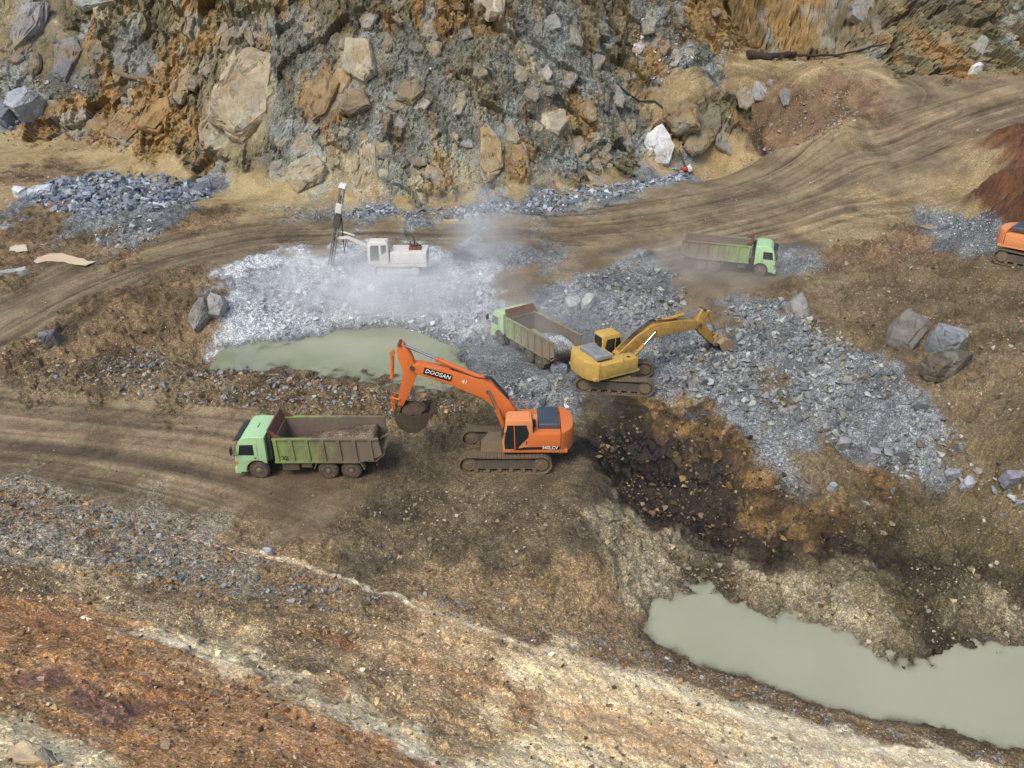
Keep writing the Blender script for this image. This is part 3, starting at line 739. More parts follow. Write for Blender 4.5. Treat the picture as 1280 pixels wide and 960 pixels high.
M = {
 'green': paint('cab_green_paint', '#a6cc98', '#8d8468', .26, .42, 1.2),
 'green_dusty': paint('cab_green_dusty', '#a9c492', '#a39c80', .32, .5, .9),
 'rust': paint('rusty_steel', '#6e4b3a', '#4f3a2c', .45, .8, .2),
 'mast': paint('mast_grey', '#8c8c88', '#5e5c55', .5, .6, .0),
 'lining': paint('scraped_bed_lining', '#665a4c', '#7d7060', .60, .7, .1, 1.4),
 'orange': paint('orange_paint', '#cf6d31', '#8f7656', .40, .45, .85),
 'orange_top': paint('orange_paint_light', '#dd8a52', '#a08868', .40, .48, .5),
 'yellow': paint('yellow_paint', '#c4a04a', '#85765a', .52, .5, .8),
 'yellow_arm': paint('yellow_paint_dirty', '#b98f3c', '#6e5c40', .58, .55, .2),
 'white': paint('white_paint_dusty', '#cfccc3', '#a5a299', .55, .65, .6),
 'black': paint('black_plastic', '#24282c', '#5a5850', .20, .5, .3),
 'hood': paint('hood_slate', '#3a444c', '#5a5e60', .28, .45, .1),
 'steel': paint('dark_steel', '#4a4640', '#6b5c46', .50, .65, .5),
 'track': paint('track_steel', '#5a5044', '#75654b', .75, .8, .6, 3.0),
 'rubber': paint('tyre_rubber', '#2c2a28', '#6e6250', .62, .9, .4, 3.5),
 'rim': paint('wheel_rim', '#7d7258', '#6e6250', .65, .8, .3, 4.0),
 'chrome': paint('piston_rod', '#c8ccd0', '#9a948a', .05, .2, .0, 2.0, .9),
 'muddy': paint('muddy_bucket', '#3a3128', '#57492f', .55, .85, .2),
 'bucket': paint('worn_bucket', '#9a7f5a', '#8d7c68', .55, .7, .2),
 'decal_black': paint('decal_black', '#1b1613', '#3a3028', .05, .5, 0),
 'decal_white': paint('decal_white', '#e8e6e2', '#c8c0b0', .05, .5, 0),
 'lamp_amber': paint('lamp_amber', '#d9822e', '#8a6a40', .05, .3, 0),
 'lamp_clear': paint('lamp_clear', '#dcd9cc', '#a49c88', .1, .15, 0),
 'red': paint('red_paint', '#b0442e', '#8a6a50', .25, .5, .2),
}
mg, nt, b = new_mat('window_glass')
b.inputs['Base Color'].default_value = (.018, .024, .026, 1); b.inputs['Roughness'].default_value = .08; b.inputs['IOR'].default_value = 1.5
n1 = nd(nt, 'ShaderNodeTexNoise'); n1.inputs['Scale'].default_value = 3
nt.links.new(mth(nt, 'MULTIPLY_ADD', n1.outputs[0], .3, .0), b.inputs['Roughness'])
M['glass'] = mg
mg2, nt, b = new_mat('window_glass_dusty')
n1 = nd(nt, 'ShaderNodeTexNoise'); n1.inputs['Scale'].default_value = 2.5; n1.inputs['Detail'].default_value = 6
nt.links.new(mixc(nt, n1.outputs[0], lin('#4a5052'), lin('#8d9290')), b.inputs['Base Color']); b.inputs['Roughness'].default_value = .35
M['glass_dusty'] = mg2
M['bed1'] = bed_paint('tipper_bed_green_front', '#7f9a54', '#6c6150', -1.6, 2.4)
M['bed2'] = bed_paint('tipper_bed_mostly_mud', '#8fa474', '#7a6e5a', -.6, 2.6)
M['bed3'] = bed_paint('tipper_bed_dusty', '#7f9660', '#75695a', -1.2, 1.6)

# ------------------------------------------------------------------ mesh builder
class MB:
    def __init__(s, mx=None): s.bm = bmesh.new(); s.mx = mx or Matrix()
    def _add(s, verts, faces):
        vs = [s.bm.verts.new(s.mx @ Vector(v)) for v in verts]
        for f in faces:
            try: s.bm.faces.new([vs[i] for i in f])
            except ValueError: pass
        return s
    def box(s, x0, x1, y0, y1, z0, z1):
        v = [(a, b, c) for a in (x0, x1) for b in (y0, y1) for c in (z0, z1)]
        return s._add(v, [(0, 1, 3, 2), (4, 6, 7, 5), (0, 4, 5, 1), (2, 3, 7, 6), (0, 2, 6, 4), (1, 5, 7, 3)])
    def prism(s, pts, y0, y1):
        """side profile (x,z) pulled out across the machine"""
        n = len(pts)
        v = [(p[0], y0, p[1]) for p in pts] + [(p[0], y1, p[1]) for p in pts]
        return s._add(v, [tuple(range(n)), tuple(range(2 * n - 1, n - 1, -1))] + [(i, i + n, (i + 1) % n + n, (i + 1) % n) for i in range(n)])
    def loft(s, rings, cap=True):
        n = len(rings[0]); v = [p for r in rings for p in r]
        f = [(k * n + i, k * n + (i + 1) % n, (k + 1) * n + (i + 1) % n, (k + 1) * n + i) for k in range(len(rings) - 1) for i in range(n)]
        if cap: f += [tuple(range(n - 1, -1, -1)), tuple(range((len(rings) - 1) * n, len(rings) * n))]
        return s._add(v, f)
    def tube(s, p, q, r, r2=None, n=12, cap=True):
        p, q = Vector(p), Vector(q); d = (q - p).normalized()
        a = d.orthogonal().normalized(); b = d.cross(a); r2 = r if r2 is None else r2
        ring = lambda c, rr: [c + (a * math.cos(t) + b * math.sin(t)) * rr for t in [2 * math.pi * i / n for i in range(n)]]
        return s.loft([ring(p, r), ring(q, r2)], cap)
    def pipe(s, pts, r, n=8):
        pts = [Vector(p) for p in pts]; rings = []
        rr = r if isinstance(r, (list, tuple)) else [r] * len(pts)
        a = None
        for i, p in enumerate(pts):
            d = (pts[min(i + 1, len(pts) - 1)] - pts[max(i - 1, 0)]).normalized()
            a = d.orthogonal().normalized() if a is None else (a - d * a.dot(d)).normalized()
            b = d.cross(a)
            rings.append([p + (a * math.cos(t) + b * math.sin(t)) * rr[i] for t in [2 * math.pi * k / n for k in range(n)]])
        return s.loft(rings)
    def lathe(s, prof, c, axis='y', n=24):
        """profile (radius, offset along the axle)"""
        rings = []
        for r, o in prof:
            ring = []
            for i in range(n):
                t = 2 * math.pi * i / n
                ring.append((c[0] + r * math.cos(t), c[1] + o, c[2] + r * math.sin(t)) if axis == 'y' else (c[0] + r * math.cos(t), c[1] + r * math.sin(t), c[2] + o))
            rings.append(ring)
        return s.loft(rings)
    def build(s, name, mat, parent=None, bevel=0.0, smooth=False, seg=2):
        bm = s.bm
        bmesh.ops.recalc_face_normals(bm, faces=bm.faces[:])
        if bevel:
            ed = [e for e in bm.edges if len(e.link_faces) == 2 and e.calc_face_angle(0) > .45]
            bmesh.ops.bevel(bm, geom=ed, offset=bevel, segments=seg, affect='EDGES', profile=.6, clamp_overlap=True)
        me = bpy.data.meshes.new(name); bm.to_mesh(me); bm.free()
        me.materials.append(mat)
        if smooth:
            for p in me.polygons: p.use_smooth = True
            me.set_sharp_from_angle(angle=R(38))
        o = bpy.data.objects.new(name, me); COL.objects.link(o); o.parent = parent
        return o

def lettering(name, text, size, mat, parent, mx):
    cu = bpy.data.curves.new(name, 'FONT'); cu.body = text; cu.size = size; cu.extrude = .004; cu.align_x = 'CENTER'; cu.align_y = 'CENTER'; cu.resolution_u = 2; cu.offset = .012 * size
    tmp = bpy.data.objects.new(name, cu); COL.objects.link(tmp)
    me = bpy.data.meshes.new_from_object(tmp.evaluated_get(bpy.context.evaluated_depsgraph_get()))
    bpy.data.objects.remove(tmp); me.name = name
    me.transform(mx); me.materials.clear(); me.materials.append(mat)
    o = bpy.data.objects.new(name, me); COL.objects.link(o); o.parent = parent
    return o
def face_matrix(c, xa, za):
    xa = Vector(xa).normalized(); za = Vector(za).normalized(); ya = za.cross(xa)
    m = Matrix((xa, ya, za)).transposed().to_4x4(); m.translation = Vector(c)
    return m

# ------------------------------------------------------------------ tipper truck
def wheel(root, cx, cy, dual, side):
    w = .27; r = .52
    mb = MB()
    offs = (0, -side * .31) if dual else (0,)
    for o in offs:
        yc = cy + o
        mb.lathe([(r * .58, -w / 2), (r * .9, -w / 2), (r * .985, -w / 2 + .05), (r, -w / 2 + .08), (r, w / 2 - .08), (r * .985, w / 2 - .05), (r * .9, w / 2), (r * .58, w / 2)], (cx, yc, r), n=28)
        for k in range(28):
            t = 2 * math.pi * k / 28
            rot = Matrix.Translation((cx, yc, r)) @ Matrix.Rotation(-t, 4, 'Y')
            old = mb.mx; mb.mx = old @ rot
            mb.box(r - .01, r + .022, -w / 2 + .03, -.02, -.022, .022); mb.box(r - .01, r + .022, .02, w / 2 - .03, .022, .066)
            mb.mx = old
    t = mb.build('wheel', M['rubber'], root)
    f = cy + side * (w / 2)
    mr = MB()
    prof = [(r * .60, -.03), (r * .60, .0), (r * .55, .01), (r * .5, -.06), (r * .36, -.08), (r * .34, -.01), (r * .20, .02), (r * .18, .05), (.02, .06)] if not dual else \
           [(r * .60, -.03), (r * .60, .0), (r * .55, .01), (r * .5, -.12), (r * .30, -.14), (r * .26, -.05), (r * .20, .02), (r * .10, .035), (.02, .04)]
    mr.lathe([(a, side * b) for a, b in prof], (cx, f, r), n=24)
    for k in range(8):
        a = 2 * math.pi * k / 8
        mr.tube((cx + math.cos(a) * r * .42, f - side * .09, r + math.sin(a) * r * .42), (cx + math.cos(a) * r * .42, f - side * .035, r + math.sin(a) * r * .42), .022, n=6)
    mr.build('rim', M['rim'], t, smooth=True)
    return t

def truck(label, loc, heading, bedmat, cabmat, glass, number=None, group='green tipper trucks in the pit'):
    root = empty('dump_truck', loc, heading); root.scale = (.94, .94, .94); tag(root, label, 'truck', group)
    fr = MB()
    for s in (-1, 1): fr.box(-3.45, 3.3, s * .43 - .05, s * .43 + .05, .72, .98)
    for xx in (-3.3, -2.17, -1.55, -.95, .2, 1.4, 3.0): fr.box(xx - .06, xx + .06, -.4, .4, .76, .94)
    for xx in (2.7, -.95, -2.17): fr.tube((xx, -1.0, .52), (xx, 1.0, .52), .11)
    fr.tube((-.95, 0, .52), (1.6, 0, .7), .06); fr.box(-.8, -.2, -.2, .2, .45, .7)
    fr.build('chassis', M['steel'], root, .01)
    for s in (-1, 1):
        wheel(root, 2.7, s * 1.0, False, s); wheel(root, -.95, s * 1.02, True, s); wheel(root, -2.17, s * 1.02, True, s)
    # cab: shell with wheel arch
    arch = [(2.7 + .63 * math.cos(t), .52 + .63 * math.sin(t)) for t in [R(a) for a in range(-6, 146, 15)]]
    prof = [(3.80, .42), (3.84, 1.30), (3.62, 2.18), (3.34, 2.50), (2.9, 2.58), (2.18, 2.54), (2.18, .95)] + arch[::-1][:0]
    low = [(2.18, .95)] + [p for p in arch[::-1] if p[0] > 2.2] + [(3.34, .42)]
    cab = MB(); cab.prism([(3.80, .42), (3.84, 1.30), (3.62, 2.18), (3.34, 2.50), (2.9, 2.58), (2.18, 2.54)] + low, -1.2, 1.2)
    cabo = cab.build('cab', cabmat, root, .07, True, 3)
    ws = MB(); ws.prism([(3.845, 1.36), (3.865, 1.36), (3.665, 2.16), (3.645, 2.16)], -1.02, 1.02); ws.build('windshield', glass, cabo, .0)
    gr = MB(); gr.box(3.83, 3.86, -.85, .85, .82, 1.18)
    for k in range(4): gr.box(3.85, 3.885, -.82, .82, .86 + k * .08, .89 + k * .08)
    gr.build('grille', M['black'], cabo)
    bp = MB(); bp.box(3.62, 3.94, -1.19, 1.19, .36, .70); bp.build('bumper', cabmat, cabo, .04)
    vz = MB(); vz.prism([(3.55, 2.30), (3.86, 2.20), (3.87, 2.24), (3.56, 2.36)], -1.0, 1.0); vz.build('sun_visor', M['black'], cabo)
    dk = MB(); dk.box(2.75, 3.05, -.25, .25, 2.57, 2.63); dk.build('roof_hatch', cabmat, cabo, .02)
    for s in (-1, 1):
        hl = MB(); hl.box(3.86, 3.955, s * .95 - .16, s * .95 + .16, .46, .62); hl.build('headlight', M['lamp_clear'], cabo, .01)
        il = MB(); il.box(3.70, 3.83, s * 1.20 - .03, s * 1.20 + .03, .98, 1.14); il.build('turn_signal', M['lamp_amber'], cabo, .01)
        dr = MB(); y0, y1 = sorted((s * 1.195, s * 1.222))
        dr.prism([(3.70, 1.02), (3.70, 1.38), (3.54, 2.20), (2.62, 2.22), (2.62, 1.20), (3.22, 1.14), (3.34, 1.02)], y0, y1)
        dro = dr.build('door', cabmat, cabo, .008)
        sw = MB(); y0, y1 = sorted((s * 1.218, s * 1.234)); sw.prism([(3.62, 1.50), (3.49, 2.10), (2.80, 2.12), (2.80, 1.50)], y0, y1); sw.build('window', glass, dro)
        hd = MB(); y0, y1 = sorted((s * 1.22, s * 1.25)); hd.box(2.70, 2.84, y0, y1, 1.32, 1.36); hd.build('handle', M['black'], dro)
        st = MB(); y0, y1 = sorted((s * 1.0, s * 1.24)); st.box(3.36, 3.62, y0, y1, .42, .47); st.build('step', M['black'], cabo, .01)
        mr = MB(); mr.pipe([(3.58, s * 1.2, 2.2), (3.85, s * 1.42, 2.16), (3.88, s * 1.44, 1.6), (3.66, s * 1.2, 1.5)], .018, 6); mr.box(3.84, 3.92, s * 1.45 - .10, s * 1.45 + .10, 1.68, 2.05); mr.build('mirror', M['black'], cabo)
        mg = MB(); y0, y1 = sorted((s * .86, s * 1.2))
        mg.prism([(2.06, .52), (2.14, 1.0), (2.18, 1.0), (2.12, .50)], y0, y1); mg.build('mudguard', M['black'], root)
        rg = MB(); y0, y1 = sorted((s * .78, s * 1.22))
        rg.prism([(-.22, .66), (-.42, 1.10), (-2.70, 1.10), (-2.90, .62), (-2.86, .60), (-2.66, 1.06), (-.44, 1.06), (-.26, .64)], y0, y1); rg.build('mudguard', M['rim'], root)
    ft = MB(); ft.box(.55, 1.45, .62, 1.12, .50, .98); ft.build('fuel_tank', M['steel'], root, .05)
    at_ = MB(); at_.tube((-.1, .9, .72), (.45, .9, .72), .16); at_.build('air_tank', M['rim'], root)
    bt = MB(); bt.box(.9, 1.5, -1.08, -.62, .55, .95); bt.build('battery_box', M['steel'], root, .03)
    ex = MB(); ex.tube((1.95, -.7, .8), (1.95, -.7, 2.2), .07); ex.build('exhaust', M['rust'], root)
    ai = MB(); ai.box(1.9, 2.12, .55, 1.0, 1.1, 2.45); ai.build('air_intake', M['black'], root, .03)
    # tipper bed
    bd = MB()
    bd.box(-3.55, 1.72, -1.16, 1.16, 1.06, 1.13)
    side = [(1.74, 1.04), (1.74, 2.42), (-3.72, 2.42), (-3.86, 1.50), (-3.55, 1.32), (-2.7, 1.04)]
    for s in (-1, 1):
        y0, y1 = sorted((s * 1.14, s * 1.20)); bd.prism(side, y0, y1)
    bd.box(1.66, 1.74, -1.14, 1.14, 1.04, 2.42)
    bdo = bd.build('cargo_bed', bedmat, root)
    for s in (-1, 1):
        rl = MB(); y0, y1 = sorted((s * 1.12, s * 1.27)); rl.box(-3.74, 1.78, y0, y1, 2.40, 2.50); rl.build('top_rail', bedmat, bdo, .015)
        br = MB(); y0, y1 = sorted((s * 1.195, s * 1.26)); br.box(-2.7, 1.76, y0, y1, 1.03, 1.15); br.build('bottom_rail', bedmat, bdo, .01)
        for k in range(7):
            xx = 1.62 - k * .82; y0, y1 = sorted((s * 1.195, s * 1.275))
            rb = MB(); rb.prism([(xx - .13, 1.14), (xx - .05, 2.41), (xx + .13, 2.41), (xx + .05, 1.14)], y0, y1); rb.build('rib', bedmat, bdo, .012)
    ln = MB()
    for s in (-1, 1):
        y0, y1 = sorted((s * 1.12, s * 1.136)); ln.prism([(1.64, 1.14), (1.64, 2.39), (-3.68, 2.39), (-3.78, 1.54), (-3.5, 1.36), (-2.7, 1.14)], y0, y1)
    ln.box(1.63, 1.655, -1.11, 1.11, 1.14, 2.39)
    ln.build('bed_lining', M['lining'], bdo)
    hb = MB(); hb.prism([(1.66, 2.40), (1.90, 2.98), (1.98, 2.98), (1.76, 2.40)], -1.2, 1.2)
    for s in (-1, 1):
        y0, y1 = sorted((s * 1.14, s * 1.2)); hb.prism([(1.1, 2.42), (1.88, 2.96), (1.92, 2.96), (1.76, 2.42)], y0, y1)
    hb.build('headboard', M['rust'], bdo)
    tg = MB(); tg.prism([(-3.5, 1.06), (-3.95, 1.46), (-3.98, 1.52), (-3.5, 1.14)], -1.15, 1.15)
    tg.build('tail_chute', bedmat, bdo)
    for s in (-1, 1):
        tl = MB(); tl.box(-3.56, -3.48, s * .85 - .14, s * .85 + .14, .72, .84); tl.build('tail_lamp', M['red'], root)
        hr = MB(); hr.tube((1.2, s * .2, 1.0), (.4, s * .2, .78), .07); hr.build('hoist_ram', M['steel'], root)
    if number:
        lettering('number', number, .36, M['decal_black'], bdo, face_matrix((1.20, 1.282, 1.34), (-1, 0, 0), (0, 1, 0)))
    return root

def load(name, label, truck_root, x0, x1, peak, mat_cols, seed, stones=0, smax=.3):
    """material lying in a tipper bed (a thing of its own)"""
    n, m = 40, 16
    gx = np.linspace(x0, x1, n); gy = np.linspace(-1.12, 1.12, m)
    A, B = np.meshgrid(gx, gy, indexing='ij')
    t = (A - x0) / (x1 - x0)
    hgt = 1.14 + peak(t) * (1 - .35 * (B / 1.12) ** 2) + fbm2(A * 1.6 + seed, B * 1.6, 4, seed, .6) * .16 * np.minimum(1, peak(t) * 3)
    hgt = np.maximum(hgt, 1.12)
    v = np.stack([A, B, hgt], -1).reshape(-1, 3)
    g = np.arange(n * m).reshape(n, m)
    f = np.stack([g[:-1, :-1], g[1:, :-1], g[1:, 1:], g[:-1, 1:]], -1).reshape(-1, 4)
    # close it underneath
    v2 = v.copy(); v2[:, 2] = 1.10
    k = n * m
    rim = np.concatenate([g[:, 0], g[-1, 1:], g[-2::-1, -1], g[0, -2:0:-1]])
    nx_ = np.roll(rim, -1)
    f = np.vstack([f, (f + k)[:, ::-1], np.stack([rim, rim + k, nx_ + k, nx_], -1)])
    c = np.array([lin(q) for q in mat_cols]); tt = sstep(-.4, .4, fbm2(v[:, 0] * 1.3, v[:, 1] * 1.3, 4, seed + 3))[:, None]
    cc = c[0] * tt + c[1] * (1 - tt)
    V2 = np.vstack([v, v2]); C2 = np.vstack([cc, cc])
    o = mesh_np(name, V2, f, M_SOIL, cols=C2, smooth=True, attrs={'grav': np.full(len(V2), .9), 'wet': np.zeros(len(V2))})
    o.location = truck_root.location; o.rotation_euler = truck_root.rotation_euler; o.scale = truck_root.scale
    return tag(o, label, 'load', kind=None)

def place(p, pz): return (float(p[0]), float(p[1]), pz)
T1 = truck('green cab tipper truck numbered 32 facing left beside orange excavator', place(P_TRUCK1, 0.0), R(180), M['bed1'], M['green'], M['glass'], '32')
T2 = truck('green cab tipper truck parked diagonally, mud-brown bed tail towards yellow excavator', place(P_TRUCK2, 0.0), R(124), M['bed2'], M['green_dusty'], M['glass_dusty'])
T3 = truck('green cab tipper truck facing right on the upper haul road', place(P_TRUCK3, 1.85), R(-18), M['bed3'], M['green'], M['glass'])
load('soil_load', 'dark brown soil heaped in the bed of truck 32', T1, -3.4, 1.2, lambda t: 1.3 * np.clip(1.05 - t * .95, 0, 1) ** .8, ('#57493a', '#80715c'), 3)
load('rubble_load', 'grey broken rock in the tail half of the diagonal truck', T2, -3.3, .6, lambda t: .95 * np.sin(np.clip(t * 1.05 + .14, 0, 1) * math.pi) ** .7, ('#b0b4b2', '#7d7e78'), 5)
load('pale_load', 'pale grey crushed rock in the bed of the upper truck', T3, -1.2, 1.6, lambda t: .85 * np.clip(t * 1.3, 0, 1), ('#b9bcc0', '#8d8c84'), 8)

# ------------------------------------------------------------------ excavator
def plate_beam(path):
    """outline of a beam in the side plane from (x, z, half depth) stations"""
    up, dn = [], []
    for i, (a, c, h) in enumerate(path):
        p = path[max(i - 1, 0)]; q = path[min(i + 1, len(path) - 1)]
        d = Vector((q[0] - p[0], q[1] - p[1])).normalized(); n = Vector((-d.y, d.x))
        up.append((a + n.x * h, c + n.y * h)); dn.append((a - n.x * h, c - n.y * h))
    return up + dn[::-1]
def track_unit(root, mx, cy, L, H, w, fr_mat):
    """crawler: closed chain of shoes over idler and sprocket, frame and rollers inside"""
    r = H / 2; a = L / 2 - r
    path = []
    per = 4 * a + 2 * math.pi * r; n = int(per / .19)
    for i in range(n):
        s = per * i / n
        if s < 2 * a: path.append((a - s, H - .05 * math.sin(math.pi * s / (2 * a)), 0, math.pi))
        elif s < 2 * a + math.pi * r: t = (s - 2 * a) / r; path.append((-a - r * math.sin(t), r + r * math.cos(t), 0, math.pi + t))
        elif s < 4 * a + math.pi * r: path.append((-a + (s - 2 * a - math.pi * r), 0, 0, 0))
        else: t = (s - 4 * a - math.pi * r) / r; path.append((a + r * math.sin(t), r - r * math.cos(t), 0, t))
    pad = MB(mx)
    for xx, zz, _, ang in path:
        loc = mx @ Matrix.Translation((xx, cy, zz)) @ Matrix.Rotation(-ang, 4, 'Y')
        pad.mx = loc; pad.box(-.088, .088, -w / 2, w / 2, -.012, .03); pad.box(-.03, -.005, -w / 2, w / 2, -.045, -.012); pad.box(.05, .07, -w / 2, w / 2, -.035, -.012)
        pad.box(-.07, .07, -.12, .12, .03, .09)
    t = pad.build('track', M['track'], root)
    fm = MB(mx); fm.prism([(a + .02, .22), (a + .02, H - .30), (a * .5, H - .22), (-a * .5, H - .22), (-a - .02, H - .30), (-a - .02, .22)], cy - w * .30, cy + w * .30)
    fm.build('track_frame', M['steel'] if fr_mat is M['track'] else fr_mat, t, .03)
    for xx, nm in ((a, 'idler'), (-a, 'sprocket')):
        s = MB(mx); s.lathe([(.06, -w * .34), (r - .16, -w * .34), (r - .10, -w * .2), (r - .10, w * .2), (r - .16, w * .34), (.18, w * .34), (.14, w * .40), (.02, w * .40)], (xx, cy, r), n=22)
        s.build(nm, fr_mat, t)
    rl = None
    for k in range(6):
        rl = MB(mx); xx = -a + .35 + k * (2 * a - .7) / 5
        rl.tube((xx, cy - w * .36, .17), (xx, cy + w * .36, .17), .115, n=12); rl.build('roller', M['track'], t)
    return t
def excavator(label, loc, heading, uc_yaw, uc_off, body, bodytop, armmat, bucketmat, foot, bend, tip, arm_top, arm_end, lip_ang, belly, decals=False, group='excavators in the pit', cab_extra=None, hood=None):
    root = empty('excavator', loc, heading); tag(root, label, 'excavator', group)
    um = Matrix.Rotation(uc_yaw, 4, 'Z') @ Matrix.Translation((uc_off, 0, 0))
    for s in (-1, 1): track_unit(root, um, s * 1.32, 4.6, .98, .60, M['track'])
    cb = MB(um); cb.prism([(-1.3, .45), (-.9, .95), (.9, .95), (1.3, .45)], -1.05, 1.05); cb.build('car_body', M['track'], root, .04)
    tt = MB(); tt.lathe([(.72, 0), (.78, .03), (.78, .28), (.70, .30)], (0, 0, .92), 'z', 30); tt.build('turntable', M['steel'], root)
    # upper structure
    dk = MB(); dk.box(-2.1, 1.12, -1.42, 1.42, 1.14, 1.30); dk.build('deck', body, root, .03)
    hs = MB(); hs.box(-1.75, -.12, .42, 1.44, 1.30, 2.22); hs.build('side_housing', body, root, .05, True)
    hs2 = MB(); hs2.box(-1.75, .95, -1.44, -.48, 1.30, 2.08); rh = hs2.build('tank_housing', body, root, .05, True)
    eb = MB(); eb.box(-1.76, -.30, -.62, .56, 1.30, 2.24); eo = eb.build('engine_housing', bodytop, root, .04, True)
    hd = MB(); hd.loft([[(-1.70, -1.02, 2.22), (-.62, -1.02, 2.22), (-.62, .92, 2.22), (-1.70, .92, 2.22)], [(-1.68, -1.0, 2.44), (-.66, -1.0, 2.44), (-.66, .90, 2.44), (-1.68, .90, 2.44)], [(-1.60, -.92, 2.50), (-.76, -.92, 2.50), (-.76, .82, 2.50), (-1.60, .82, 2.50)]])
    hdo = hd.build('engine_hood', hood or M['hood'], eo, .03, True)
    pn = MB(); pn.box(-1.46, -.90, -.75, .60, 2.495, 2.52); pn.build('hood_panel', hood or M['hood'], eo, .01)
    cw = MB(); ring = []
    for zz, sc_ in ((1.10, .93), (1.22, 1.0), (2.12, 1.0), (2.28, .93)):
        rr = []
        for yy in np.linspace(-1.45, 1.45, 13):
            rr.append((-1.78 - (.62 * (1 - (abs(yy) / 1.45) ** 3.2)) * sc_ - .05, yy * (.985 if sc_ < 1 else 1), zz))
        rr += [(-1.78, 1.45, zz), (-1.78, -1.45, zz)]
        ring.append(rr)
    cw.loft(ring); cw.build('counterweight', body, root, .05, True)
    for k, (ax, ay, aw, al) in enumerate(((-.30, .92, .22, .10), (-.16, .62, .07, .20), (.45, -1.1, .18, .14))):
        c_ = MB(); c_.box(ax - aw / 2, ax + aw / 2, ay - al / 2, ay + al / 2, 2.05 if ay < 0 else 2.21, 2.12 if ay < 0 else 2.26); c_.build('filler_cap', M['black'], root)
    ex = MB(); ex.tube((-.42, .66, 2.2), (-.42, .66, 2.58), .10); ex.build('exhaust', M['black'], root)
    hr = MB()
    for pp in (((.9, -1.4, 1.3), (.9, -1.4, 2.5), (-.1, -1.4, 2.55), (-.1, -1.4, 2.05)), ((.9, -.52, 2.05), (.9, -.52, 2.5), (-.1, -.52, 2.55), (-.1, -.52, 2.05))): hr.pipe(pp, .02, 6)
    hr.build('handrail', armmat, root)
    vb = MB(); vb.box(-.25, .30, -.42, .36, 1.30, 1.62)
    for k in range(5): vb.pipe([(-.2 + k * .1, -.3, 1.6), (0 + k * .08, -.1, 1.9), (.25, -.06 + k * .03, 1.85)], .025, 6)
    vb.build('hydraulic_valve', M['rust'], root)
    # cab on the left
    side = [(1.10, 1.18), (1.16, 1.75), (.98, 2.86), (.86, 2.98), (-.28, 2.98), (-.34, 2.86), (-.38, 1.18)]
    cab = MB(); cab.prism(side, .44, 1.42); cabo = cab.build('cab', bodytop, root, .05, True)
    for s, y in ((1, 1.42), (-1, .44)):
        y0, y1 = sorted((y - s * .004, y + s * .014)); w = MB(); w.prism([(1.02, 1.36), (1.05, 1.76), (.90, 2.70), (-.04, 2.70), (-.22, 2.10), (.32, 1.50), (.36, 1.36)], y0, y1); w.build('side_window', M['glass'], cabo)
        y0, y1 = sorted((y + s * .010, y + s * .03)); p_ = MB(); p_.prism([(.50, 1.36), (.54, 2.70), (.58, 2.70), (.54, 1.36)], y0, y1); p_.build('window_post', body, cabo)
    fw = MB(); fw.prism([(1.135, 1.38), (1.175, 1.76), (1.02, 2.80), (1.00, 2.80), (1.15, 1.76), (1.115, 1.38)], .52, 1.34); fw.build('front_window', M['glass'], cabo)
    rw = MB(); rw.box(-.392, -.36, .55, 1.3, 2.28, 2.84); rw.build('rear_window', M['glass'], cabo)
    rf = MB(); rf.box(-.20, .78, .54, 1.32, 2.975, 3.02); rf.build('roof_panel', cab_extra or bodytop, cabo, .015)
    ha = MB(); ha.tube((-.05, 1.43, 1.62), (-.05, 1.47, 1.85), .02, n=6); ha.build('door_handle', M['black'], cabo)
    mi = MB(); mi.pipe([(.95, 1.42, 2.3), (1.15, 1.62, 2.34)], .015, 6); mi.box(1.12, 1.18, 1.52, 1.74, 2.2, 2.5); mi.build('mirror', M['black'], cabo)
    # boom, arm, bucket
    yb = -.06
    bm_ = MB(); F_, B_, T_ = foot, bend, tip
    mid1 = ((F_[0] * .45 + B_[0] * .55), (F_[1] * .45 + B_[1] * .55)); mid2 = (B_[0] * .5 + T_[0] * .5, B_[1] * .5 + T_[1] * .5 + .10)
    bm_.prism(plate_beam([(F_[0], F_[1], .22), (mid1[0], mid1[1] + .12, .40), (B_[0], B_[1], .46), (mid2[0], mid2[1], .38), (T_[0] - (T_[0] - mid2[0]) * .15, T_[1] + (mid2[1] - T_[1]) * .15, .27), (T_[0], T_[1], .17)]), yb - .29, yb + .29)
    bo = bm_.build('boom', armmat, root, .03, True)
    def pin(parent, p, w, r): m_ = MB(); m_.tube((p[0], yb - w, p[1]), (p[0], yb + w, p[1]), r, n=12); m_.build('pin', M['steel'], parent)
    pin(bo, T_, .36, .12); pin(bo, B_, .34, .10); pin(bo, F_, .36, .14)
    def ram(name, parent, p, q, r, y, frac=.55):
        p3, q3 = Vector((p[0], y, p[1])), Vector((q[0], y, q[1])); k = p3.lerp(q3, frac)
        c_ = MB(); c_.tube(p3, k, r); c_.tube(k - (q3 - p3).normalized() * .08, k, r * 1.18); c_.tube((p[0], y - r, p[1]), (p[0], y + r, p[1]), r * 1.3)
        co = c_.build(name, armmat, parent, 0, True)
        r_ = MB(); r_.tube(k, q3, r * .52); r_.build('rod', M['chrome'], co, 0, True)
    for s in (-1, 1): ram('boom_cylinder', root, (F_[0] + .62, F_[1] - .42), (B_[0] - .05, B_[1] + .02), .12, yb + s * .40, .6)
    bt = (B_[0] + (T_[0] - B_[0]) * .08, B_[1] + .50 + (T_[1] - B_[1]) * .08)
    ram('arm_cylinder', root, bt, (arm_top[0] * .86 + T_[0] * .14 - .02, arm_top[1] * .94 + T_[1] * .06), .125, yb, .58)
    hose = MB()
